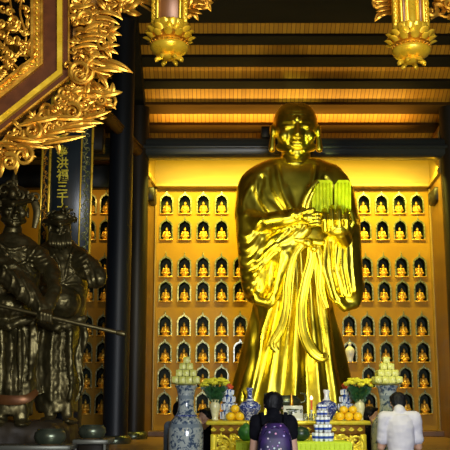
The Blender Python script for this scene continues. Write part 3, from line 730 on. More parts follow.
def guardian_a():
    g = thing('guardian_statue', 'dark bronze guardian with crested helmet gripping a long staff, at the left edge', 'statue', Q(10, 425, .1, YG))
    Y = YG; f = Fig(Y)
    f.BODY([(415, -14, 32, .2, .20), (385, -20, 36, .2, .24), (350, -20, 37, .2, .25), (320, -22, 36, .2, .26), (300, -24, 38, .2, .27), (275, -28, 40, .2, .29), (255, -28, 42, .2, .26), (243, -18, 38, .2, .20), (234, 2, 24, .2, .12)])
    f.E(-16, 262, .1, 16, 16, .18); f.E(34, 258, .14, 16, 13, .16)
    f.E(8, 308, .0, 19, 16, .18)
    f.CH([(-8, 262, -.05, 13), (12, 277, -.22, 12), (30, 295, -.32, 10), (44, 311, -.38, 7)])       # sleeve and forearm
    f.E(2, 268, -.12, 15, 12, .14, 35)
    f.CH([(38, 258, .1, 11), (52, 270, 0, 8), (55, 290, -.2, 7), (49, 305, -.34, 6)])
    f.CH([(0, 395, .1, 8), (0, 422, .05, 7)]); f.CH([(20, 395, .1, 8), (22, 422, .05, 7)]); f.E(-2, 424, -.05, 9, 4, .17); f.E(24, 424, -.05, 9, 4, .17)
    for pts in (((-10, 322), (-6, 350), (-12, 395)), ((6, 325), (9, 350), (4, 398)), ((20, 322), (22, 350), (20, 392)), ((32, 320), (35, 345), (30, 380))):
        f.RIB([(pts[0][0], pts[0][1], -.04, 3), (pts[1][0], pts[1][1], -.08, 4.5), (pts[2][0], pts[2][1], -.02, 2.5)], .5)
    f.CH([(-20, 318, -.02, 4), (8, 326, -.14, 5), (36, 318, -.02, 4)])
    me = remesh(f, .012, 2)
    R = [([(-16+k*9, 330), (-15+k*9, 360), (-18+k*9.4, 400)], 5, .02 if k % 2 else -.02) for k in range(6)]
    R += [([(-5+k*9, 258+k*7), (4+k*9, 270+k*9), (0+k*9, 282+k*9)], 2.2, .022) for k in range(5)]
    R += [([(0, 246), (12, 262), (30, 274), (42, 272)], 2.5, .03), ([(40, 244), (25, 262), (5, 268)], 2.5, .03), ([(-5, 240), (10, 250), (28, 246)], 2, .03), ([(26, 264), (33, 276), (44, 282)], 2.2, -.02)]
    R += [([(24, 248+k*5), (34, 252+k*5), (46, 248+k*5)], 1.7, .014) for k in range(4)]
    ridges(me, R); noise_arm(me, (-10, 286, 26, 320), .22, .005); noisy(me, .016, 5, 9, 2); noisy(me, .007, 16, 2, 2)
    mkobj('body', me, M['bronze'], g)
    hh = head_mesh(.02); v, N = vn(hh); k = 40*K(205, Y); a = math.radians(25)
    v = v*k; v = np.stack([v[:, 0]*math.cos(a)-v[:, 1]*math.sin(a), v[:, 0]*math.sin(a)+v[:, 1]*math.cos(a), v[:, 2]], 1)
    put(hh, v+np.array(Q(13, 211, .12, Y))); mkobj('head', hh, M['bronze'], g)
    f = Fig(Y); f.C((13, 230, .16, 9), (10, 245, .2, 12))
    f.E(13, 196, .16, 18, 11, .18); f.CH([(-8, 201, .1, 3), (13, 204, -.10, 3.2), (34, 199, .1, 3)]); f.E(13, 194, -.06, 5, 6, .05); f.C((13, 186, .1, 5), (15, 172, .1, 1.6))
    rnd = random.Random(8)
    for i in range(26):
        a0 = rnd.random(); u0 = -6+a0*42; v0 = 182+abs(a0-.5)*26+rnd.random()*12; r0 = 3+rnd.random()*3.5; s = rnd.choice((-1, 1)); ph = rnd.random()*6; dd = rnd.uniform(-.06, .1)
        f.RIB([(u0+s*r0*(1-t*.75)*math.cos(ph+t*6), v0+r0*(1-t*.75)*math.sin(ph+t*6), dd, 1.7-t*1.1) for t in np.linspace(0, 1, 8)], .8, 6)
    for s in (-1, 1): f.RIB([(13+s*21, 200, .1, 4), (13+s*24, 212, .1, 4), (13+s*21, 228, .1, 2.5)], .5)
    f.build('helmet', M['bronze'], g)
    f = Fig(Y); f.C((-25, 300, -.42, 2.0), (124, 334, -.42, 2.0)); f.C((118, 332.6, -.42, 2.6), (124, 334, -.42, 2.6)); f.build('staff', M['bronze'], g)
    f = Fig(Y); f.E(46, 314, -.36, 6, 6, .06)
    for i in range(4): f.CH([(41+i*3.2, 309+i*.8, -.42, 1.9), (41+i*3.2, 313+i*.8, -.475, 1.9), (41+i*3.2, 319+i*.7, -.46, 1.8), (42+i*3, 322+i*.6, -.40, 1.6)])
    f.CH([(40, 310, -.40, 2), (38, 316, -.45, 1.9), (41, 320, -.46, 1.6)])
    mkobj('hand', remesh(f, .008, 1), M['bronze'], g)
    f = Fig(Y)
    f.RIB([(-22, 396, .05, 4), (5, 400, -.06, 5), (26, 399, -.05, 4.5), (37, 391, .04, 3)], .3); f.build('robe_hem', M['redbr'], g, label='red-brown curved robe hem')
    return g
M['redbr'] = mat('red_brown_patina', (.14, .05, .015), (.20, .08, .02), .5, .4, 8., .2)
guardian_b(); guardian_a()
# rocky plinth under both
f = MB(); z1 = P(40, 423, YG).z
pa = P(-40, 425, YG); pb = P(84, 425, YG)
f.box(-3.6, pb.x-.22, YG-.15, YG+1.1, 0, z1-.0, .05); me = remesh(f, .03, 2); noisy(me, .03, 5, 2)
mkobj('statue_plinth', me, M['plinth'], None, label='rough dark plinth carrying the two bronze guardians', cat='plinth')
# ================================================================== GILDED CARVING
def pip(x, y, poly):
    c = False; n = len(poly)
    for i in range(n):
        x1, y1 = poly[i]; x2, y2 = poly[(i+1) % n]
        if (y1 > y) != (y2 > y) and x < (x2-x1)*(y-y1)/(y2-y1)+x1: c = not c
    return c
class Carve(MB):
    def __init__(s, Y, seed=0): super().__init__(); s.Y = Y; s.r = random.Random(seed)
    def q(s, u, v, d): p = P(u, v, s.Y); return Vector((p.x, s.Y+d, p.z))
    def scroll(s, u, v, R, ang, turn, w, d=0., turns=1.3, n=16):
        """tapering spiral curl starting at (u,v)"""
        pts = []; rr = []; cx = u+R*math.cos(ang); cy = v+R*math.sin(ang)
        for i in range(n):
            t = i/(n-1); r = R*(1-t)**.8+R*.10; a = ang+PI+turn*t*turns*2*PI
            pts.append(s.q(cx+r*math.cos(a), cy+r*math.sin(a), d-.5*w*K(v, s.Y)*math.sin(t*PI))); rr.append(max(w*(1-.65*t), .3)*K(v, s.Y))
        s.sweep(pts, rr, 6, flat=1.0)
        s.ell(pts[-1], w*.7*K(v, s.Y), 8, 6)
    def leaf(s, u, v, L, ang, w, bend=0., d=0., tipd=-.5, n=8, ridge=True):
        """pointed acanthus leaf"""
        pts = []; rr = []; k = K(v, s.Y); x, y, a = u, v, ang
        for i in range(n):
            t = i/(n-1)
            pts.append(s.q(x, y, d+tipd*k*w*2*math.sin(t*PI*.9))); rr.append(k*max(w*math.sin(PI*min(.12+t*.88, 1))**.8, .15)*(1 if t < .99 else .2))
            a += bend/n; x += L/(n-1)*math.cos(a); y += L/(n-1)*math.sin(a)
        s.sweep(pts, rr, 6, flat=.45)
        if ridge: s.sweep([p+Vector((0, -w*k*.45, 0)) for p in pts[:-1]], [r*.22 for r in rr[:-1]], 4)
    def spray(s, u, v, L, ang, w, n=3, sp=.5, d=0.):
        for i in range(n):
            o = (i-(n-1)/2)*sp; s.leaf(u, v, L*(1-.25*abs(o)), ang+o, w, bend=o*.9, d=d-.01*(i % 2))
    def fill(s, poly, count, size, depth=.05, fl=None, w=1.0, biasang=None, bias=0.):
        us = [p[0] for p in poly]; vs = [p[1] for p in poly]; k = 0; tries = 0
        while k < count and tries < count*30:
            tries += 1
            u = s.r.uniform(min(us), max(us)); v = s.r.uniform(min(vs), max(vs))
            if not pip(u, v, poly): continue
            k += 1; a = s.r.uniform(0, 2*PI)
            if biasang is not None and s.r.random() < bias: a = biasang+s.r.gauss(0, .5)
            z = size*s.r.uniform(.7, 1.4); d = s.r.uniform(-depth, depth)
            e = s.r.random()
            if e < .5: s.scroll(u, v, z*.42, a, s.r.choice((-1, 1)), w*z*.16, d, s.r.uniform(.9, 1.5))
            elif e < .9: s.leaf(u, v, z*1.3, a, w*z*.22, s.r.uniform(-1.6, 1.6), d)
            else: s.spray(u, v, z*1.1, a, w*z*.17, 3, .6, d)
    def back(s, poly, d0, th):
        s.prism([(s.q(a, b, 0).x, s.q(a, b, 0).z) for a, b in poly], s.Y+d0, s.Y+d0+th)
def frame_band(name, path, o0, o1, Y, d0, d1, m, root, **k):
    """strip between two offsets of a mitred path, px"""
    def off(o):
        out = []
        for i, p in enumerate(path):
            ns = []
            for a, b in ((i-1, i), (i, i+1)):
                if a < 0 or b >= len(path): continue
                dx, dy = path[b][0]-path[a][0], path[b][1]-path[a][1]; L = math.hypot(dx, dy); ns.append((-dy/L, dx/L))
            nx = sum(n[0] for n in ns); ny = sum(n[1] for n in ns); L = math.hypot(nx, ny); nx /= L; ny /= L
            c = nx*ns[0][0]+ny*ns[0][1]; out.append((p[0]+nx*o/c, p[1]+ny*o/c))
        return out
    A, B = off(o0), off(o1); mb = MB(); rings = []
    for a, b in zip(A, B):
        pa, pb = P(*a, Y), P(*b, Y)
        rings.append([(pa.x, Y+d0, pa.z), (pa.x, Y+d1, pa.z), (pb.x, Y+d1, pb.z), (pb.x, Y+d0, pb.z)])
    mb.loft(rings); return mb.build(name, m, root, smooth=False, **k)
YF = 5.6
lp = thing('gilded_frame_panel', 'large gilded carved eight-sided frame with red-brown border, hanging at upper left', 'carving', P(20, 60, YF))
path = [(70, -60), (70, 78), (-6, 139)]          # outer edge, offsets positive = inwards? (left of travel)
frame_band('frame_board', path, 0, 40, YF, .0, .06, M['redlac'], lp)
frame_band('gold_molding', path, 7, 12, YF, -.035, .01, M['carve_y'], lp)
frame_band('gold_molding', path, 0, 1.6, YF, -.02, .02, M['carve'], lp)
frame_band('gold_molding', path, 26.5, 28.5, YF, -.03, .01, M['carve'], lp)
frame_band('gold_molding', path, 35.5, 38.5, YF, -.03, .01, M['carve'], lp)
frame_band('bead_band', path, 28.5, 35.5, YF, -.012, .01, M['carve'], lp)
m = Carve(YF)
for i in range(26): u, v = 38.3, -50+i*5.2; (v < 66) and m.leaf(u-1.6, v, 4.4, .9, 1.1, .8, -.025); 
for i in range(9):
    t = i/9; u = 36-t*34; v = 66+t*27.5; m.leaf(u-1.5, v-1, 4.4, 2.6, 1.1, .8, -.025)
m.build('leaf_beading', M['carve_y'], lp)
m = Carve(YF, 2)
inn = [(-30, -60), (31, -60), (31, 62), (0, 92), (-30, 112)]
m.fill(inn, 120, 8, .03, w=1.15); m.fill(inn, 34, 14, .03, w=1.0)
for p in (((8, -10), (12, 20), (4, 50), (20, 70)), ((28, -20), (20, 10), (26, 40), (10, 62)), ((-10, 30), (10, 52), (28, 56)), ((0, 80), (14, 60), (28, 48))):
    L = smooth_line(p, 6); m.sweep([m.q(a, b, .0) for a, b in L], 1.1*K(40, YF), 6)
m.build('inner_openwork', M['carve'], lp)
# dragon and foliage outside the frame
def carving(root, name, Y, polys, seed, mt='carve', backs=(), extra=None):
    m = Carve(Y, seed)
    for poly, cnt, sz, w, ba, b in polys: m.fill(poly, cnt, sz, .05, w=w, biasang=ba, bias=b)
    if extra: extra(m)
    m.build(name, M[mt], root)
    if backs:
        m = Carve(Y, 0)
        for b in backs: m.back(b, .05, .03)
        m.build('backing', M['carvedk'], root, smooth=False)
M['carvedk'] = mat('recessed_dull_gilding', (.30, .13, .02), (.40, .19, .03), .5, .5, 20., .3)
def ex(m):
    m.scroll(93, 75, 11, PI, 1, 3.0, -.06, 1.8, 30); m.scroll(88, 80, 6, PI, 1, 2, -.09, 1.2, 20)
    m.leaf(102, 63, 34, .32, 5, .1, -.03); m.leaf(98, 72, 26, .05, 3.4, .15, -.05); m.leaf(108, 60, 20, .9, 4, -.6, -.02)
    m.leaf(112, 100, 15, -1.2, 3.2, -.5, -.05); m.leaf(100, 98, 24, .0, 4, -.3, -.04); m.leaf(70, 95, 46, .10, 5, -.1, -.02)
    for i in range(9): m.leaf(72+i*2, 10+i*7, 26, .2+i*.08, 2.6, -.8, -.03)
    for i in range(7): m.leaf(76+i*4, 52-i*6, 26, -.5+i*.06, 2.6, .9, -.05)
    m.scroll(100, 40, 8, 1, 1, 2.4, -.06, 1.5, 22); m.scroll(110, 28, 7, 2, -1, 2.2, -.06, 1.5, 22); m.scroll(80, 22, 7, 0, 1, 2.2, -.05, 1.5, 22)
    m.spray(108, 36, 16, -.1, 2.6, 4, .4, -.05); m.spray(104, 50, 18, .2, 2.6, 4, .35, -.05)
pA = [(71, -50), (138, -50), (132, 2), (112, 8), (104, 20), (110, 32), (106, 44), (100, 54), (106, 64), (112, 74), (104, 80), (106, 92), (106, 104), (92, 108), (70, 114), (46, 122), (62, 100), (72, 84)]
pB = [(72, 86), (106, 92), (106, 106), (90, 118), (68, 126), (56, 136), (38, 144), (24, 146), (22, 156), (14, 160), (4, 152), (-2, 164), (-20, 164), (-20, 156), (0, 140), (40, 112)]
carving(lp, 'dragon_foliage', YF, [(pA, 230, 9, 1.15, None, 0), (pA, 60, 14, .85, .3, .4), (pB, 170, 9, 1.1, 0.1, .45), (pB, 46, 15, .85, .1, .7)], 5,
        backs=([(71, -50), (120, -50), (112, -2), (92, 8), (84, 30), (86, 48), (84, 60), (92, 72), (88, 84), (72, 80)], [(74, 88), (96, 92), (92, 100), (72, 108), (46, 120), (26, 132), (10, 140), (6, 138), (42, 114)]), extra=ex)
def ex2(m):
    for i in range(9):
        u = 8+i*9; m.leaf(u, 150-i*3.5, 34, .02-.02*i, 3.2, .25 if i % 2 else -.25, -.04)
    for a in ((60, 133, 38, -.08), (44, 146, 44, -.12), (20, 128, 50, -.15), (50, 120, 36, .1), (10, 140, 34, .2)): m.leaf(a[0], a[1], a[2], a[3], 3.4, -.1, -.05)
    for a in ((20, 150, 10), (8, 158, 8), (70, 108, 8), (30, 126, 9)): m.scroll(a[0], a[1], a[2], 1, 1, 2.6, -.06, 1.5, 22)
    for a in ((4, 160, 20, 1.5), (18, 155, 22, 1.45), (26, 148, 16, 1.3), (-4, 150, 22, 1.7)): m.leaf(a[0], a[1], a[2], a[3], 3.6, .3, -.04)
m = Carve(YF, 11); ex2(m); m.build('cloud_foliage', M['carve'], lp)

# apron carving linking the frame and the pendants, with the two pendants
YP = 7.0
M['brownp'] = mat('brown_post_face', (.20, .075, .02), (.26, .10, .025), .2, .35, 10., .1, stretch=(1, 1, .2))
def pendant(label, u, vb, gold_face, sy=1.0):
    """vb = lowest point of the bud; all in photo rows scaled about it"""
    t = thing('hanging_pendant', label, 'carving', P(u, vb, YP))
    k = K(vb, YP); c = P(u, vb, YP); cx, cz = c.x, c.z; Y = YP
    h = lambda v: (vb-v)*k*1.0            # px above the bottom -> m
    def z(p): return cz+p*k
    # post
    m = MB(); m.box(cx-12*k, cx+12*k, Y-.10, Y+.12, z(42), z(140), .004); m.build('post', M['brownp'] if not gold_face else M['carve_y'], t)
    m = MB()
    for s in (-1, 1): m.box(cx+s*10*k, cx+s*12.5*k, Y-.125, Y-.09, z(43), z(140), .004)
    m.box(cx-12.5*k, cx+12.5*k, Y-.125, Y-.09, z(42), z(45), .004)
    if gold_face:
        for s in (-1, 1): m.box(cx+s*5.5*k, cx+s*6.5*k, Y-.115, Y-.09, z(43), z(140), .003)
    m.build('gold_molding', M['carve_y'], t)
    if gold_face:
        m = MB()
        for s in (-1, 1): m.box(cx+s*7*k, cx+s*9.5*k, Y-.108, Y-.09, z(45), z(140), .002)
        m.build('brown_groove', M['brownp'], t)
        m = MB(); m.sweep([(cx, Y-.10, z(45)), (cx, Y-.10, z(140))], 4.2*k, 12, flat=.6); m.build('fluting', M['carve_y'], t)
    # beaded side strips
    m = MB()
    for s in (-1, 1):
        m.box(cx+s*13*k, cx+s*18*k, Y-.06, Y+.02, z(44), z(140), .003)
        for i in range(16): m.sweep([(cx+s*(15.5+1.8*math.cos(a))*k, Y-.075, z(48+i*6.2+2.4*math.sin(a))) for a in np.linspace(0, 2*PI, 9)], .7*k, 5)
    m.build('side_strip', M['carve_y'], t)
    # lotus collar of leaves
    m = MB(); m.lathe((cx, Y, z(26)), [(15*k, 0), (20*k, 3*k), (19*k, 8*k), (14*k, 16*k), (12*k, 22*k)], 28); m.build('collar', M['carve'], t)
    m = MB()
    for row, (n, r0, r1, za, zb_, w) in enumerate(((12, 17, 25.5, 27, 37, 5.2), (12, 14, 20, 29, 44, 5.0), (12, 19, 27, 26, 30, 4.2))):
        for i in range(n):
            a = 2*PI*(i+.5*(row % 2))/n; pts = []; rr = []
            for j in range(8):
                q = j/7; r = (r0+(r1-r0)*q**1.6)*k; zz = z(za+(zb_-za)*math.sin(q*PI*.55))
                pts.append((cx+r*math.cos(a), Y+r*math.sin(a), zz)); rr.append(max(w*math.sin(PI*(.15+.83*q))**.8, .25)*k)
            m.sweep(pts, rr, 8, flat=.35, nrm=(math.cos(a), math.sin(a), 0))
    m.build('lotus_leaves', M['carve_y'], t)
    # bowl
    m = MB(); m.lathe((cx, Y, z(0)), [(6*k, 11*k), (12*k, 12*k), (16.5*k, 14.5*k), (19*k, 18*k), (19.3*k, 20.5*k), (17*k, 23*k), (15*k, 24*k), (14*k, 27*k)], 36)
    m.build('bowl', M['carve_y'], t)
    m = MB()
    for i in range(24):
        a = 2*PI*i/24; m.ell((cx+18.6*k*math.cos(a), Y+18.6*k*math.sin(a), z(22.5)), (1.5*k, 1.5*k, .9*k), 8, 6)
    m.build('bowl_petals', M['carve'], t)
    # three curled feet
    m = MB(); m.lathe((cx, Y, z(0)), [(6*k, 7*k), (8.5*k, 9*k), (7*k, 12*k)], 20)
    for i in range(6):
        a = 2*PI*i/6; pts = []; rr = []
        for j in range(12):
            q = j/11; r = 6+5.5*math.sin(q*PI*.8)+2.5*q; zz = 10-6*q+ (2.6*max(0, q-.7)/.3)
            pts.append((cx+r*k*math.cos(a), Y+r*k*math.sin(a), z(zz))); rr.append((2.7-1.0*q)*k)
        m.sweep(pts, rr, 6)
        m.ell(pts[-1], 2*k, 8, 6)
    m.build('curled_feet', M['carve_y'], t)
    nest(t, 'lotus_leaves', 'collar'); nest(t, 'bowl_petals', 'bowl'); nest(t, 'curled_feet', 'bowl'); nest(t, 'fluting', 'post'); nest(t, 'brown_groove', 'post')
    return t
p1 = pendant('gilded lotus-bud pendant on a brown-faced post, hanging top centre left', 169, 66, False)
p2 = pendant('gilded lotus-bud pendant on a gold fluted post, hanging at upper right', 412, 69.5, True)
def wing(root, u, v, s, seed):
    m = Carve(YP+.2, seed)
    poly = [(u, v-60), (u+s*40, v-60), (u+s*26, v-8), (u+s*8, v+6), (u, v+8)]
    m.fill(poly, 60, 11, .04, w=1.3)
    for i in range(6): m.leaf(u+s*2, v-14+i*4, 26-i*2.2, (0.06*i-.1) if s > 0 else PI-(.06*i-.1), 2.2, .15*s, -.03)
    m.build('side_foliage', M['carve'], root)
wing(p1, 186, 6, 1, 3); wing(p1, 152, -4, -1, 4); wing(p2, 394, 8, -1, 5)
t = thing('carved_apron', 'openwork gilded apron carving running from the frame panel to the left pendant', 'carving', P(115, 0, YP))
m = Carve(YP+.15, 21); poly = [(60, -70), (152, -70), (152, 12), (146, 8), (138, 2), (130, 8), (120, 12), (100, 14), (60, 14)]
m.fill(poly, 150, 12, .05, w=1.3)
L = smooth_line([(96, 12), (112, 13), (124, 10), (133, 1), (142, 6), (152, 12)], 6); m.sweep([m.q(a, b, -.02) for a, b in L], 1.4*K(5, YP), 6)
m.build('foliage', M['carve'], t)
m = MB(); c = P(110, -62, YP+.15); m.box(P(50, -62, YP).x, P(160, -62, YP).x, YP+.12, YP+.25, c.z-.04, c.z+.05, .01); m.build('rail', M['redlac'], t)
t = thing('carved_apron', 'openwork gilded apron carving right of the right pendant, at the top right corner', 'carving', P(440, 0, YP))
m = Carve(YP+.15, 23); poly = [(430, -70), (500, -70), (500, 22), (470, 20), (455, 16), (440, 18), (430, 26)]
m.fill(poly, 120, 12, .05, w=1.3); L = smooth_line([(430, 20), (438, 16), (446, 18), (456, 15), (480, 22)], 6); m.sweep([m.q(a, b, -.02) for a, b in L], 1.4*K(5, YP), 6)
m.build('foliage', M['carve'], t)
m = MB(); m.box(P(425, -62, YP).x, P(510, -62, YP).x, YP+.12, YP+.25, P(110, -62, YP+.15).z-.04, P(110, -62, YP+.15).z+.05, .01); m.build('rail', M['redlac'], t)

# ================================================================== CHARACTER BOARD
YB = 10.6
column(P(65, 400, YB+.27).x, YB+.262, .20, 0, 8.6, 'dark column behind the character board, mostly hidden by the bronze guardians')
t = thing('character_board', 'tall blue-black lacquered board with a column of gold characters, left side', 'sign', P(66, 300, YB))
um = 200
def strip(u0, u1, v0, v1, d0, d1, mb=None, bev=.004):
    mb = mb or MB(); mb.box(P(u0, um, YB).x, P(u1, um, YB).x, YB+d0, YB+d1, P(66, v1, YB).z, P(66, v0, YB).z, bev); return mb
strip(41, 91, 90, 266, 0, .05).build('board', M['board'], t)
for u0, u1 in ((40, 42), (47.5, 50), (79.5, 81), (90, 92)): strip(u0, u1, 90, 266, -.02, .01).build('gold_molding', M['carve_y'], t)
for u0, v0, v1, mt, w_, sd in ((44.8, 95, 240, 'carve', 1.9, 5), (85.6, 95, 262, 'nframe', 3.0, 6)):
    m = Carve(YB-.01, sd); L = [(u0+w_*.55*math.sin(v*.55), v) for v in np.arange(v0, v1, 1.5)]
    m.sweep([m.q(a_, b_, .006) for a_, b_ in L], .6*K(200, YB), 5)
    v = v0+3
    while v < v1-4:
        sg = 1 if int(v) % 2 else -1; m.scroll(u0, v, w_*.8, (0 if sg > 0 else PI), sg, .5, .004, 1.1, 10); m.leaf(u0, v+2, w_*1.2, 1.57+sg*.9, .7, sg*.5, .003, n=6, ridge=False); v += 4.7
    m.build('carved_border', M[mt], t)
m = MB()
for i, (chh, v, hgt) in enumerate((('二', 139, 9), ('寧', 151, 11), ('洪', 163, 11), ('福', 175, 11), ('三', 186.5, 10), ('千', 197.5, 11), ('大', 208.5, 10))):
    cu = bpy.data.curves.new('character', 'FONT'); cu.body = chh; cu.size = hgt*K(v, YB)*1.12; cu.extrude = .006; cu.offset = .0022; cu.align_x = 'CENTER'; cu.align_y = 'CENTER'
    o = bpy.data.objects.new('tmp', cu); COL.objects.link(o); dg = bpy.context.evaluated_depsgraph_get(); dg.update()
    me = bpy.data.meshes.new_from_object(o.evaluated_get(dg)); bpy.data.objects.remove(o)
    co = np.array([vv.co[:] for vv in me.vertices]) if len(me.vertices) else np.zeros((1, 3))
    print('CHAR', chh, len(me.vertices), co.min(0), co.max(0))
    cc = (co.min(0)+co.max(0))/2; p = P(62.5, v, YB)
    R4 = Matrix.Translation((p.x, YB-.008, p.z)) @ Matrix.Rotation(PI/2, 4, 'X') @ Matrix.Translation((-cc[0], -cc[1], 0))
    me.transform(R4); mkobj('character', me, M['carve2'], t)
# ================================================================== ALTAR AND OFFERINGS
YA = 10.3
def zz_(v, Y): return P(225, v, Y).z
ka = K(425, YA)
za = zz_(421, YA)                                   # altar top
t = thing('carved_altar', 'long gilded altar table with carved front, before the tall statue', 'altar', P(289, 421, YA))
x0, x1 = P(206, 421, YA).x, P(371, 421, YA).x
m = MB(); m.box(x0, x1, YA, YA+.85, za-.045, za, .012); m.build('table_top', M['carve2'], t)
m = MB(); m.box(x0+.06, x1-.06, YA+.04, YA+.82, za-.145, za-.045, .01)
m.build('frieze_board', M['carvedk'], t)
m = Carve(YA+.03, 9)
for i in range(36):
    u = 211.5+i*4.3; m.scroll(u, 429, 2.0, i % 2*PI, 1 if i % 2 else -1, .8, -.006, 1.1, 10)
m.build('frieze_carving', M['carve2'], t)
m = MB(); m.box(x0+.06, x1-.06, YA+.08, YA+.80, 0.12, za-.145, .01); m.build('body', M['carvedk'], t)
m = MB()
for xx in (x0+.05, x1-.12): m.box(xx, xx+.07, YA+.03, YA+.10, 0, za-.145, .01)
m.box(x0+.10, x1-.10, YA+.04, YA+.09, za-.52, za-.47, .01); m.box(x0+.10, x1-.10, YA+.04, YA+.09, za-.96, za-.9, .01); m.box(x0+.06, x1-.06, YA+.02, YA+.83, 0, .13, .02)
m.build('gold_frame', M['carve2'], t)
for i, u in enumerate((223, 256, 289, 322, 356)):
    m = Carve(YA+.06, 30+i)
    L = [m.q(u+7.5*math.cos(a), 446+9.5*math.sin(a), -.02) for a in np.linspace(0, 2*PI, 25)]; m.sweep(L, 1.3*ka, 6)
    m.fill([(u-6, 438), (u+6, 438), (u+6, 454), (u-6, 454)], 26, 5, .004, w=1.3); m.build('medallion', M['carve2'], t)
for a in (223, 256, 289, 322):
    m = Carve(YA+.06, 44+a)
    m.fill([(a+9, 435), (a+24, 435), (a+24, 458), (a+9, 458)], 60, 6, .006, w=1.2)
    m.sweep([m.q(a+9, 446, .01), m.q(a+24, 446, .01)], 2*ka, 6); m.build('scroll_carving', M['carve2'], t)
# low offering table with yellow-green cloth
YO = 9.35; zo = zz_(442.5, YO); xo0, xo1 = P(236, 443, YO).x, P(352, 443, YO).x
t = thing('offering_table', 'plain offering table under the yellow-green cloth, in front of the altar', 'table', P(294, 443, YO))
m = MB(); m.box(xo0+.02, xo1-.02, YO+.02, YO+.58, zo-.05, zo-.012, .005); m.build('table_top', M['pil'], t)
for a in (xo0+.03, xo1-.08):
    for b in (YO+.04, YO+.50): m = MB(); m.box(a, a+.05, b, b+.05, 0, zo-.05, .005); m.build('leg', M['pil'], t)
m = MB(); m.box(xo0, xo1, YO, YO+.60, zo-.012, zo, .004)
n = 60; r0, r1 = [], []
m.box(xo0, xo1, YO-.004, YO+.002, zo-.42, zo-.004)
for i in range(24): a = xo0+(xo1-xo0)*(i+.5)/24; m.sweep([(a, YO-.002, zo-.01), (a, YO-.012, zo-.25), (a, YO-.016, zo-.42)], [.008, .018, .024], 8)
m.build('altar_cloth', M['cloth'], None, label='bright yellow-green cloth covering the offering table', cat='cloth')

def lathe_thing(name, label, cat, x, y, z, profs, group=None, n=28):
    t = thing(name, label, cat, (x, y, z), group)
    for pn, mt, prof in profs:
        m = MB(); m.lathe((0, 0, 0), prof, n); part(pn, m, M[mt], t)
    return t
def px_prof(pts, vb, k): return [(r*k, (vb-v)*k) for r, v in pts]
# --- giant floor vases with a dish and a pyramid of offerings
def big_vase(u, label, dlabel, side):
    Y = 10.35; k = K(415, Y); x = P(u, 415, Y).x; vb = 400+CAMZ/k
    b = P(u, 400, Y).z/k; vb = 400+b           # photo row of the floor in this scale
    t = lathe_thing('floor_vase', label, 'vase', x, Y, 0, [
        ('body', 'bw_big', [(.13, 0), (.14, .04), (.12, .10), (.15, .35), (.19, .70)] + px_prof([(17.6, 445), (17.8, 436), (17.3, 427), (14.8, 420), (11, 415.5)], vb, k)),
        ('neck', 'bw_big', px_prof([(11, 415.5), (8.6, 411), (7.7, 404), (8.2, 396), (9.6, 389), (11.3, 386.5), (11.3, 385.8), (10, 385.8)], vb, k)),
        ('collar_ring', 'bw_jar', px_prof([(10.6, 416.6), (11.5, 416), (11.2, 414.6), (10.1, 414.6)], vb, k))])
    zr_ = (vb-385.8)*k
    d = lathe_thing('offering_dish', dlabel, 'dish', x, Y, zr_, [('dish', 'wrap', [(.05, 0), (.09, .008), (.165, .02), (.172, .03), (.165, .03), (.08, .02)])])
    z = zr_+.030; s = .078; hh = .074; R = random.Random(7)
    first = None
    for lay, nn in enumerate((4, 3, 2, 1)):
        w = s*(1.0 if lay else 1.0)
        for i in range(nn):
            for j in range(nn):
                px, py = x+(i-(nn-1)/2)*w, Y+(j-(nn-1)/2)*w
                lab = f'pale yellow-green wrapped offering packet, in the pyramid on the {side} vase'
                if PK[0] is None:
                    r = thing('offering_packet', lab, 'offering'); mb = MB(); mb.box(-.036, .036, -.036, .036, 0, hh-.004, .005); part('packet', mb, M['wrap'], r)
                    mb = MB(); mb.lathe((0, 0, hh-.010), [(.022, 0), (.024, .005), (.012, .009)], 12); part('knot', mb, M['wrap'], r); PK[0] = r
                else: r = dup(PK[0])
                r.location = (px, py, z+lay*hh); r.rotation_euler = (0, 0, R.uniform(-.12, .12)); r['label'] = lab; r['group'] = f'packets stacked on the {side} vase'
PK = [None]
big_vase(186, 'giant blue and grey-white porcelain floor vase left of the altar', 'wide shallow dish on the mouth of the left floor vase', 'left floor')
big_vase(388, 'giant blue and grey-white porcelain floor vase behind the man in white', 'wide shallow dish on the mouth of the right floor vase', 'right floor')
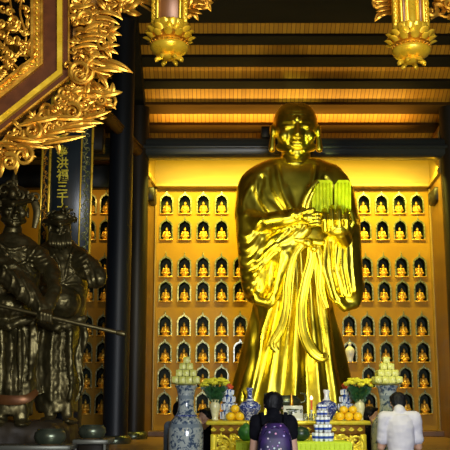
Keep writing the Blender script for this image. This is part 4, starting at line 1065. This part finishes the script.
# --- cream vases with chrysanthemums
def bouquet(u, lv, lf, seed, grp):
    Y = 10.5; k = K(415, Y); x = P(u, 421, Y).x
    lathe_thing('flower_vase', lv, 'vase', x, Y, za, [('body', 'cream', px_prof([(3, 420), (3.6, 419.3), (3, 417), (4.2, 412), (5.4, 407), (5, 404), (3.4, 402), (4.6, 400), (5, 399.5), (3.6, 399.5)], 420, k))]).scale = (1, 1, 1.0)
    t = thing('flower_bouquet', lf, 'flowers', (x, Y, za+.20)); R = random.Random(seed)
    m = MB()
    for i in range(420):
        a = R.uniform(0, 2*PI); q = R.random(); h = R.uniform(.0, .15); rad = (.03+.13*h/.21)*q**.5
        p = Vector((x+rad*math.cos(a), Y+rad*.8*math.sin(a), za+.20+h)); d = Vector((math.cos(a)*.6+R.uniform(-.4, .4), math.sin(a)*.6, R.uniform(.3, 1))).normalized()
        m.sweep([p, p+d*.03, p+d*.06], [.004, .014, .002], 5, flat=.35)
    for i in range(16): a = 2*PI*i/16; m.sweep([(x, Y, za+.10), (x+.03*math.cos(a), Y+.03*math.sin(a), za+.24), (x+.12*math.cos(a), Y+.09*math.sin(a), za+.42)], .004, 5)
    m.build('foliage', M['leaf'], t, kind='stuff')
    m = MB(); m.lathe((0, 0, 0), [(.004, 0), (.020, .006), (.030, .016), (.026, .026), (.012, .032)], 12)
    for i in range(12): a = 2*PI*i/12; m.sweep([(0, 0, .01), (.028*math.cos(a), .028*math.sin(a), .012), (.036*math.cos(a), .036*math.sin(a), .024)], [.006, .007, .002], 5, nrm=(0, 0, 1))
    fm = m.mesh('flower_head'); 
    for i in range(40):
        a = 2.4*i; r = .150*math.sqrt((i+.5)/40)
        o = bpy.data.objects.new('flower_head', fm); COL.objects.link(o); (fm.materials.append(M['petal']) if not fm.materials else None); o.parent = t; o.matrix_parent_inverse = Matrix.Translation(-t.location)
        o.location = (x+r*math.cos(a), Y+.8*r*math.sin(a), za+.435-r*r*1.2+R.uniform(-.03, .025)); o.rotation_euler = (R.uniform(-.5, .1), R.uniform(-.3, .3), 0)
bouquet(215, 'small cream glazed vase holding yellow chrysanthemums, at the altar\'s left end', 'bunch of yellow chrysanthemums in the left cream vase', 1, 'l')
bouquet(360, 'small cream glazed vase holding yellow chrysanthemums, at the altar\'s right end', 'bunch of yellow chrysanthemums in the right cream vase', 2, 'r')
# --- blue-white jars with narrow neck
def jar(u, vb, lb, mt, neckm, ntop=388):
    Y = 10.62; k = K(415, Y); x = P(u, vb, Y).x
    lathe_thing('porcelain_jar', lb, 'jar', x, Y, za, [
        ('body', mt, px_prof([(5, 420), (5.6, 419.5), (5.2, 418), (8, 414), (10.8, 409), (11, 406), (8.5, 402.5), (4, 400.5), (3, 400)], 420, k)),
        ('neck', neckm, px_prof([(3.4, 400.6), (2.8, 399), (2.3, 396), (2.6, ntop+4), (3.4, ntop+1.5), (3.2, ntop), (2, ntop)], 420, k)),
        ('collar', 'porc', px_prof([(3.6, 401), (4.2, 400), (3.6, 399.2), (2.8, 399.2)], 420, k))])
jar(250, 420, 'round dark blue patterned porcelain jar with a slim neck, left of the woman', 'bw_jar', 'bw_jar')
jar(327, 420, 'round blue porcelain jar with a white tube neck, behind the cup tower', 'bw_jar', 'porc', 390)
# --- tiered porcelain towers with red flower tops (rear)
def rear_tower(u, lb):
    Y = 10.72; k = K(415, Y); x = P(u, 415, Y).x; t = thing('porcelain_tower', lb, 'ornament', (x, Y, za))
    for i, (r, v0, v1) in enumerate(((8.2, 420, 411), (7.0, 411, 403), (5.6, 403, 396), (4.2, 396, 389.5))):
        m = MB(); m.lathe((0, 0, 0), px_prof([(r*.8, v0), (r*.86, v0-1), (r, v1+2), (r, v1+1), (r*.8, v1)], 420, k), 20); part('tier', m, M['bw_tow'], t)
        for j in range(8): m = MB(); a = 2*PI*j/8; m.sweep([(r*.97*k*math.cos(a), r*.97*k*math.sin(a), (420-v0+1)*k), (r*1.02*k*math.cos(a), r*1.02*k*math.sin(a), (420-v1-1)*k)], 1.0*k, 6); part('white_rib', m, M['porc'], t)
    m = MB(); R = random.Random(3)
    for i in range(9):
        a = 2.4*i; r = 3*k*math.sqrt(i/9); m.ell((r*math.cos(a), r*math.sin(a), (420-387+R.uniform(-1.5, 2.5))*k), (2.2*k, 2.2*k, 1.7*k), 8, 6)
    part('red_flower', m, M['red'], t)
rear_tower(229, 'blue and white tiered porcelain tower with red top, left of the yellow fruit')
rear_tower(346, 'blue and white tiered porcelain tower with red top, right side of the altar')
# --- tower of little cups on the offering table
YC = 9.7; k = K(430, YC)
cx, cz = P(323, 442, YC).x, zo
cup = None; zc = cz
for tier, (n, R_, s) in enumerate(((10, .088, 1.0), (8, .070, .95), (7, .056, .85), (5, .040, .75), (4, .028, .65))):
    for i in range(n):
        a = 2*PI*(i+.5*(tier % 2))/n
        lb = f'small white cup with a blue band, in tier {["one, the lowest,", "two", "three", "four", "five, the top,"][tier]} of the cup tower'
        lb = lb.replace('tier one, the lowest,', 'the lowest tier').replace('tier two', 'the second tier').replace('tier three', 'the middle tier').replace('tier four', 'the fourth tier').replace('tier five, the top,', 'the top tier')
        if cup is None:
            cup = thing('porcelain_cup', lb, 'cup'); m = MB(); m.lathe((0, 0, 0), [(.018, 0), (.019, .006), (.024, .02), (.0285, .05), (.029, .08), (.027, .085), (.024, .07), (.018, .03), (.004, .012)], 16); part('bowl', m, M['cup'], cup); c = cup
        else: c = dup(cup)
        c.location = (cx+R_*math.cos(a), YC+R_*math.sin(a), zc); c.scale = (s, s, s); c['label'] = lb; c['group'] = 'blue banded cups in the cup tower'
    zc += .085*s
    if tier < 4:
        m = MB(); m.lathe((cx, YC, zc), [(R_+.012, 0), (R_+.012, .004)], 24); m.build('tower_shelf', M['glass'], None, label=f'thin clear round shelf above the {["lowest", "second", "middle", "fourth"][tier]} tier of cups', cat='shelf')
    zc += .004
# --- fruit pyramids
def fruit(u, side, n0=3):
    Y = 10.42; r = .052; x = P(u, 418, Y).x; cnt = 0; c = None
    spots = [(i*2*r*.98-(2*r*.98), j*2*r*.98, r) for i in range(3) for j in range(2)]+[(-r, r, r*2.35), (r, r, r*2.35)] if n0 == 4 else [(-r, 0, r), (r, 0, r), (0, 1.7*r, r), (0, .55*r, r*2.6)]
    nm = ['front left', 'front right', 'rear', 'top'] if n0 == 3 else ['front left', 'back left', 'front middle', 'back middle', 'front right', 'back right', 'upper left', 'upper right']
    for (a, b, z), q in zip(spots, nm):
        lb = f'round yellow-orange fruit, {q} of the pile on the altar\'s {side} side'
        if FR[0] is None:
            f = thing('yellow_fruit', lb, 'fruit'); m = MB(); m.ell((0, 0, 0), (r, r, r*.9), 18, 12); part('fruit', m, M['orange'], f); m = MB(); m.sweep([(0, 0, r*.85), (.002, 0, r*1.05)], .004, 6); part('stem', m, M['leaf'], f); FR[0] = f
        else: f = dup(FR[0])
        f.location = (x+a, Y+b, za+z-.003); f['label'] = lb; f['group'] = f'yellow fruit piled on the {side} of the altar'
FR = [None]
fruit(235, 'left'); fruit(349, 'right', 4)
# pomelo and melon on the cloth
Y = 9.7; x = P(246, 437, Y).x; t = thing('pomelo', 'large green pomelo on the cloth, left of the woman', 'fruit', (x, Y, zo)); m = MB(); m.ell((x, Y, zo+.085), (.085, .085, .088), 24, 16); m.ell((x, Y, zo+.165), (.03, .03, .02)); m.build('fruit', M['green'], t)
m = MB(); m.sweep([(x, Y, zo+.17), (x+.004, Y, zo+.20)], .006, 6); m.build('stem', M['leaf'], t)
x = P(301, 437, Y).x; t = thing('watermelon', 'dark green round melon on the cloth, right of the woman', 'fruit', (x, Y, zo)); m = MB(); m.ell((x, Y, zo+.075), (.095, .09, .077), 24, 16); m.build('fruit', M['dgreen'], t)
m = MB(); m.sweep([(x-.08, Y, zo+.10), (x-.10, Y, zo+.12)], .005, 6); m.build('stem', M['leaf'], t)
# white box, burner, candle, glasses
k = ka; Y = 10.42; z0 = za
t = thing('white_box', 'white box with dark ornament on its front, right of the woman\'s head', 'box', P(293, 420, Y))
xa_, xb_ = P(283.5, 415, Y).x, P(303, 415, Y).x; m = MB(); m.box(xa_, xb_, Y, Y+.16, z0, z0+15*k, .006); m.build('box', M['silver'], t)
m = MB(); m.box(xa_-.01, xb_+.01, Y-.01, Y+.17, z0, z0+2.2*k, .004); m.build('base', M['porc'], t)
m = Carve(Y-.004, 14)
for i in range(5): m.scroll(286.5+i*3.4, 412, 1.6, i*1.3, 1 if i % 2 else -1, .6, 0, 1.1, 10)
m.leaf(286, 409.5, 14, 0, 1.0, 0, 0); m.build('dark_ornament', M['bowl'], t)
Y = 10.85; x = P(285, 400, Y).x; t = thing('incense_burner', 'dark bronze incense burner with wide body behind the white box', 'burner', (x, Y, za))
m = MB(); m.lathe((x, Y, za), [(.06, 0), (.09, .01), (.07, .06), (.14, .13), (.19, .20), (.19, .23), (.15, .27), (.16, .285), (.14, .285), (.12, .2)], 32); m.build('bowl', M['bowl'], t)
for s in (-1, 1): m = MB(); m.sweep([(x+s*.17, Y, za+.19), (x+s*.24, Y, za+.22), (x+s*.235, Y, za+.30), (x+s*.18, Y, za+.31)], .014, 8); m.build('handle', M['bowl'], t)
Y = 10.66; x = P(291.5, 400, Y).x
t = lathe_thing('golden_figurine', 'tiny gilded statuette standing behind the white box', 'figurine', x, Y, za, [('base', 'glass', [(.035, 0), (.035, .12), (.02, .13)]), ('figure', 'carve', [(.02, .13), (.028, .15), (.018, .20), (.022, .235), (.012, .26), (.015, .285), (.004, .31)])])
Y = 10.5; x = P(311.5, 405, Y).x
t = lathe_thing('candle', 'slim lit candle with an orange flame between box and cup tower', 'candle', x, Y, za, [('holder', 'porc', [(.03, 0), (.03, .008), (.008, .02), (.008, .10), (.02, .115), (.02, .12)]), ('candle_stick', 'red', [(.012, .12), (.012, .23)])])
m = MB(); m.lathe((0, 0, .232), [(.003, 0), (.016, .014), (.012, .032), (.001, .052)], 12); part('flame', m, M['flame'], t)
for i, (u, yy, lb) in enumerate(((305.8, 10.36, 'small clear glass beside the white box\'s right edge'), (311, 10.34, 'small clear glass in front of the candle'), (316, 10.37, 'small clear glass nearest the blue jar'))):
    lathe_thing('water_glass', lb, 'glass', P(u, 415, yy).x, yy, za, [('tumbler', 'glass', [(.018, 0), (.023, .003), (.026, .08), (.023, .08), (.02, .008)])], n=16)
Y = 10.95; x = P(242, 400, Y).x
lathe_thing('lotus_lamp', 'golden bulb-shaped altar ornament between red-topped tower and blue jar', 'ornament', x, Y, za, [('foot', 'carve2', [(.05, 0), (.055, .02), (.02, .05), (.015, .14)]), ('bulb', 'gold', [(.015, .14), (.05, .17), (.07, .22), (.055, .28), (.02, .33), (.004, .36)])])

# --- display tables with bronze bowls, lower left
def disp(u0, u1, v, Y, lb, depth):
    z = zz_(v, Y); x0, x1 = P(u0, v, Y).x, P(u1, v, Y).x
    t = thing('display_table', lb, 'table', ((x0+x1)/2, Y, 0))
    m = MB(); m.box(x0, x1, Y, Y+depth, z-.02, z, .004); m.build('glass_top', M['bowl'], t)
    m = MB(); m.box(x0-.01, x1+.01, Y-.015, Y, z-.035, z+.004, .003); m.box(x1, x1+.015, Y-.015, Y+depth, z-.035, z+.004, .003); m.build('pale_edge', M['trimw'], t)
    m = MB(); m.box(x0+.03, x1-.03, Y+.03, Y+depth-.03, .0, z-.035, .01); m.build('cabinet', M['wood_dk'], t)
    for a in (x0, x1-.025): m = MB(); m.box(a, a+.025, Y-.01, Y+.015, 0, z-.035, .003); m.build('corner_post', M['trimw'], t)
    return z
zA_ = disp(-12, 68, 446, 7.6, 'dark low table with a pale edge at the bottom left corner, carrying the nearer bowl', .45)
zB_ = disp(74, 106, 440, 8.0, 'dark table with pale metal edge at the foot of the thick column', .5)
def bowl(u, v, Y, z, rp, lb):
    k = K(v, Y); r = rp*k; x = P(u, v, Y).x; t = thing('bronze_bowl', lb, 'bowl', (x, Y, z))
    m = MB(); m.lathe((0, 0, 0), [(r*.55, 0), (r*.85, r*.10), (r, r*.38), (r*.95, r*.62), (r*.80, r*.74), (r*.84, r*.80), (r*.78, r*.80), (r*.7, r*.70), (r*.8, r*.4), (r*.4, r*.15)], 36); part('bowl', m, M['bowl'], t)
    m = MB(); m.lathe((0, 0, -.0), [(r*.62, 0), (r*.66, r*.05), (r*.6, r*.09)], 24); part('cushion_ring', m, M['pil'], t); t.scale = (1, 1, 1.2)
bowl(50, 437, 7.8, zA_, 16, 'squat green-black bronze bowl at lower left, the nearer of the two')
bowl(92, 430, 8.25, zB_, 14, 'squat green-black bronze bowl by the thick column, the farther of the two')

# ================================================================== PEOPLE
HEAD = head_mesh(.03)
def hand(m, p, d, n, s, k=1.0, curl=.25):
    """palm at p, fingers along d, palm facing n, thumb on side s"""
    p, d, n, s = Vector(p), Vector(d).normalized(), Vector(n).normalized(), Vector(s).normalized(); R = d.cross(n).to_track_quat('X', 'Z')
    m.cap(p-d*.01, .019*k, p+d*.045, .022*k); m.cap(p+s*.018, .014*k, p+d*.065+s*.022, .013*k); m.cap(p-s*.018, .014*k, p+d*.065-s*.022, .012*k)
    for i, L in enumerate((.068, .076, .072, .056)):
        b = p+d*.065+s*(.028-.0185*i); e = b+d*L*.5+n*L*curl*.2; g = e+d*L*.5*.95+n*L*curl*.6; m.cap(b, .0092*k, e, .0085*k); m.cap(e, .0085*k, g, .0072*k)
    b = p+s*.022; e = b+(s*.6+d*.75)*.034; g = e+(s*.15+d)*.030; m.cap(b, .012*k, e, .0105*k); m.cap(e, .0102*k, g, .0085*k)
def person(label, x, y, z, H, rz, pose='pray', shirt='white', pants='navy', head_dx=0., bow=0., hairlong=False, sleeve=.45, skirt=False, w=1.0, hs=1.0):
    t = thing('person', label, 'person', (x, y, z)); t.rotation_euler = (0, 0, rz)
    def S(p): return Vector((p[0]*H, p[1]*H, p[2]*H))
    def C(m, a, ra, b, rb): m.cap(S(a), ra*H, S(b), rb*H)
    hc = (head_dx, -.028-bow*.5, .918-bow*.45)
    arms = {}
    for s in (-1, 1):
        sh = (s*.112*w, .0, .795)
        if pose == 'pray': el = (s*.140*w, -.03, .625); wr = (s*.022, -.135, .70)
        else: el = (s*.142*w, .0, .625); wr = (s*.125*w, -.13, .575)
        arms[s] = (sh, el, wr)
    m = MB()
    m.ell(S((0, 0, .53)), (.092*H*w, .062*H, .06*H)); m.ell(S((0, 0, .62)), (.076*H*w, .055*H, .075*H)); m.ell(S((0, 0, .735)), (.094*H*w, .060*H, .085*H))
    C(m, (-.088*w, 0, .80), .033, (.088*w, 0, .80), .033); C(m, (0, .0, .80), .036, (hc[0], hc[1]+.012, hc[2]-.03), .031)
    C(m, (0, -.0, .7), .07, (0, 0, .76), .06)
    for s in (-1, 1):
        C(m, (s*.05, 0, .50), .056, (s*.055, -.005, .29), .036); C(m, (s*.055, -.005, .29), .034, (s*.055, .01, .05), .021); C(m, (s*.055, .015, .025), .020, (s*.062, -.085, .016), .015)
        sh, el, wr = arms[s]; C(m, sh, .030, el, .0225); C(m, el, .0225, wr, .0155)
        if pose == 'pray': hand(m, S((s*.012, -.142, .715)), (0, -.25, 1), (-s, 0, 0), (0, 1, .2), 1.0, .05)
        else: hand(m, S((wr[0], wr[1]-.01, wr[2])), (0, -1, -.15), (-s*.4, 0, -1), (-s, 0, 0), 1.0, .3)
    me = remesh(m, .0065 if H > 0 else .01, 2); part('body', me, M['skin'], t)
    hh = HEAD.copy(); v, N = vn(hh); v = v*(.142*H*hs); a = .25+bow*2
    v = np.stack([v[:, 0], v[:, 1]*math.cos(a)-v[:, 2]*math.sin(a), v[:, 1]*math.sin(a)+v[:, 2]*math.cos(a)], 1) if bow else v
    put(hh, v+np.array(S(hc))); part('head', hh, M['skin'], t)
    m = MB(); k = .142*H*hs; Rm = Matrix.Rotation(a, 3, 'X') if bow else Matrix.Identity(3)
    def hp(p): return Rm @ (Vector(p)*k)+S(hc)
    m.ell(hp((0, .10, .20)), (.43*k, .44*k, .40*k), rot=Rm); m.ell(hp((0, .22, -.02)), (.39*k, .30*k, .38*k), rot=Rm)
    for s in (-1, 1): m.cap(hp((s*.34, -.08, .20)), .10*k, hp((s*.36, .04, -.02)), .07*k); m.cap(hp((s*.10, -.30, .44)), .09*k, hp((s*.30, -.10, .38)), .12*k)
    m.cap(hp((0, .30, -.10)), .22*k, hp((0, .22, -.36)), .16*k)
    if hairlong:
        m.ell(hp((0, .50, .12)), (.27*k, .2*k, .25*k)); m.cap(hp((0, .34, -.05)), .30*k, hp((.0, .30, -.42)), .16*k); m.cap(hp((.16, .4, .0)), .22*k, hp((.2, .3, -.3)), .10*k)
    me = remesh(m, .008, 2); noisy(me, .004, 22, 1); part('hair', me, M['hair'], t)
    # shirt
    g = .009; m = MB()
    m.ell(S((0, 0, .735)), ((.098*w+g)*H, (.064+g)*H, .092*H)); C(m, (-.090*w, 0, .797), .033+g*.8, (.090*w, 0, .797), .033+g*.8)
    rings = []
    for zz2, a2, b2 in ((.545, .093, .072), (.56, .097, .074), (.60, .092, .070), (.65, .094, .070), (.72, .103, .073), (.78, .102, .066), (.815, .07, .05)):
        rings.append([(a2*w*H*1.05*math.cos(q)*(1+.015*math.cos(9*q+zz2*30)), b2*H*math.sin(q)*(1+.02*math.cos(7*q+zz2*20)), zz2*H) for q in np.linspace(0, 2*PI, 48, endpoint=False)])
    m.loft(rings)
    for s in (-1, 1):
        sh, el, wr = (Vector(q) for q in arms[s]); e = sh+(el-sh)*min(1, sleeve*2)
        m.cap(sh*H, (.033+g)*H, e*H, (.027+g)*H)
        if sleeve > .5: m.cap(el*H, (.027+g*.6)*H, (el+(wr-el)*(sleeve-.5)*2)*H, (.02+g*.6)*H)
    m.cap(S((0, 0, .815)), .036*H, S((0, -.004, .838)), .037*H)
    me = remesh(m, .008, 2); v, N = vn(me)
    h = np.array([noise.fractal(Vector((p[0]*7, p[1]*7, p[2]*11)), 1., 2., 2) for p in v]); put(me, v+N*(h*.008)[:, None]); part('shirt', me, M[shirt], t)
    # trousers
    m = MB(); m.ell(S((0, 0, .525)), (.099*H*w, .072*H, .055*H))
    for s in (-1, 1): C(m, (s*.05, 0, .50), .062, (s*.056, -.004, .29), .044); C(m, (s*.056, -.004, .29), .044, (s*.056, .01, .06), .036)
    rings = [[(.096*w*H*math.cos(q), .071*H*math.sin(q), zz2*H) for q in np.linspace(0, 2*PI, 40, endpoint=False)] for zz2 in (.50, .575)]
    m.loft(rings); part('trousers', remesh(m, .010, 2), M[pants], t)
    for s in (-1, 1):
        m = MB(); C(m, (s*.055, .03, .026), .026, (s*.064, -.09, .018), .020); m.box((s*.058-.026)*H, (s*.058+.03)*H, -.11*H, .055*H, 0, .012*H, .005); part('shoe', remesh(m, .006, 1), M['black'], t)
    return t, S, arms
def place(u, Y): p = P(u, 430, Y); return p.x
# woman with the backpack
Yw = 8.3; Hw = 1.70
t, S, arms = person('woman seen from behind, black short-sleeved top and purple star-patterned backpack, praying', place(273.5, Yw), Yw, 0, Hw, PI, 'low', 'black', 'navy', head_dx=-.004, bow=.085, hairlong=True, sleeve=.20, w=.77, hs=.88)
t['category'] = 'person'
bp = thing('backpack', 'purple and blue star-patterned backpack worn by the woman in black', 'backpack', (0, 0, 0)); bp.location = t.location; bp.rotation_euler = (0, 0, PI)
m = MB(); rings = []
for zq, a, d in ((.50, .085, .02), (.51, .10, .055), (.56, .108, .075), (.64, .108, .08), (.72, .100, .07), (.77, .080, .05), (.795, .05, .022)):
    rings.append([(a*.86*Hw*math.copysign(abs(math.cos(q))**.6, math.cos(q)), (.118+d*math.copysign(abs(math.sin(q))**.7, math.sin(q)))*Hw, zq*Hw) for q in np.linspace(0, 2*PI, 40, endpoint=False)])
m.loft(rings); me = remesh(m, .008, 3); part('main_bag', me, M['galaxy'], bp)
m = MB(); rings = []
for zq, a, d in ((.53, .075, .03), (.55, .085, .045), (.62, .085, .05), (.66, .07, .035)):
    rings.append([(a*.86*Hw*math.copysign(abs(math.cos(q))**.6, math.cos(q)), (.165+d*math.copysign(abs(math.sin(q))**.7, math.sin(q)))*Hw, zq*Hw) for q in np.linspace(0, 2*PI, 32, endpoint=False)])
m.loft(rings); part('front_pocket', remesh(m, .008, 2), M['galaxy'], bp)
for s in (-1, 1):
    m = MB(); m.sweep([S((s*.055, .10, .785)), S((s*.062, .045, .846)), S((s*.068, -.03, .842)), S((s*.075, -.085, .76)), S((s*.09, -.075, .66)), S((s*.095, .03, .58)), S((s*.09, .10, .55))], .017, 8, flat=.4, nrm=(0, 1, .2)); part('shoulder_strap', m, M['black'], bp)
m = MB(); m.sweep([S((-.02, .125, .79)), S((-.015, .125, .815)), S((.015, .125, .815)), S((.02, .125, .79))], .008, 8); part('top_handle', m, M['black'], bp)
m = MB(); m.sweep([(c[0]*Hw, c[1]*Hw, c[2]*Hw) for c in [(-.082, .168, .60), (-.078, .172, .70), (-.05, .168, .755), (0, .165, .775), (.05, .168, .755), (.078, .172, .70), (.082, .168, .60)]], .004, 6); part('zip', m, M['black'], bp)
nest(bp, 'front_pocket', 'main_bag'); nest(bp, 'top_handle', 'main_bag')
# man in white
Ym = 9.45
person('man seen from behind in a white short-sleeved shirt and navy trousers, hands joined', place(400, Ym), Ym, 0, 1.72, PI, 'pray', 'white', 'navy', head_dx=-.008, bow=.085, sleeve=.36, w=.80, hs=.80)
# attendants half hidden
person('person in black, mostly hidden between the altar\'s right end and the right floor vase', place(369, 11.4), 11.4, 0, 1.47, PI*.35, 'low', 'black', 'black', sleeve=.35, w=.8)
person('person in black, mostly hidden between the left floor vase and the altar', place(208, 11.5), 11.5, 0, 1.45, -PI*.3, 'low', 'black', 'black', sleeve=.35, w=.8)
person('dark-haired person in blue-grey, mostly hidden behind the left edge of the left floor vase', place(178.5, 10.95), 10.95, 0, 1.56, PI*.9, 'pray', 'greyc', 'navy', bow=.04, sleeve=.9, w=.68)
# ================================================================== LIGHT
def area(name, loc, target, size, power, col, sy=None, spread=180):
    l = bpy.data.lights.new(name, 'AREA'); l.energy = power; l.color = col; l.size = size; l.spread = math.radians(spread)
    if sy: l.shape = 'RECTANGLE'; l.size_y = sy
    o = bpy.data.objects.new(name, l); COL.objects.link(o); o.location = loc
    o.rotation_euler = (Vector(target)-Vector(loc)).to_track_quat('-Z', 'Y').to_euler(); return o
def spot(name, loc, target, power, col, ang=50, blend=.6, rad=.08):
    l = bpy.data.lights.new(name, 'SPOT'); l.energy = power; l.color = col; l.spot_size = math.radians(ang); l.spot_blend = blend; l.shadow_soft_size = rad
    o = bpy.data.objects.new(name, l); COL.objects.link(o); o.location = loc
    o.rotation_euler = (Vector(target)-Vector(loc)).to_track_quat('-Z', 'Y').to_euler(); return o
W = bpy.data.worlds.new('world'); bpy.context.scene.world = W; W.use_nodes = True
bg = W.node_tree.nodes['Background']; bg.inputs[0].default_value = (.55, .60, .65, 1); bg.inputs[1].default_value = .10
WARM = (1, .66, .16); YEL = (1, .80, .22)
xc = P(294, 200, YW).x
# lamps hidden behind the lintel: wash the niche wall and the roof planks
area('cove_wall', (xc, 15.45, 5.60), (xc, YW, 4.2), 5.0, 225, (1, .84, .11), .12)
area('cove_roof', (xc-.2, 15.85, 6.15), (xc-.2, 15.7, 8.2), 4.6, 30, (1, .64, .12), .12, 105)
area('aisle_wall', (P(80, 300, 16).x, 15.6, 5.4), (P(88, 300, YW).x, YW, 3.6), .9, 12, (1, .66, .16), .12)
# floodlights on the statue
area('flood_low', (xc+.25, 11.95, 2.2), (xc+.15, 13.8, 4.5), .8, 30, (1, .88, .26), .5, 130)
area('flood_left', (xc-2.3, 11.4, 3.6), (xc, 13.8, 3.2), .6, 34, (1, .84, .28), 1.2, 120)
spot('pendant_fill_spot', (.5, 4.4, 1.9), (.5, 7, 4.35), 130, (1, .78, .22), 70, .8, .2)  # added fill spot that brightens the pendants from below, no fixture there
spot('flood_book', (xc+1.5, 11.6, 3.0), (xc+.62, 13.5, 4.75), 420, (.86, 1, .25), 18, .5, .12)
# hall lamps on the gilded carving
spot('hall_lamp', (-2.6, 2.2, 3.6), (-.6, 6, 4.2), 60, (1, .70, .26), 90, .8, .3)
spot('hall_lamp', (1.4, 3.0, 3.8), (.6, 7, 4.4), 50, (1, .78, .28), 80, .8, .3)
# daylight from the open doors behind the visitors
area('door_daylight', (1.6, -.8, 2.9), (.8, 10, 1.3), 3.0, 270, (.90, .94, 1), 2.0, 110)
spot('altar_fill_spot', (xc-.1, 7.9, 4.6), (xc, 10.4, 1.2), 330, (1, .93, .42), 44, .6, .3)  # added fill spot that brightens the altar and cloth, no fixture there
sc = bpy.context.scene
sc.view_settings.view_transform = 'Standard'; sc.view_settings.look = 'None'; sc.view_settings.exposure = 0; sc.view_settings.gamma = 1; sc.view_settings.use_curve_mapping = False
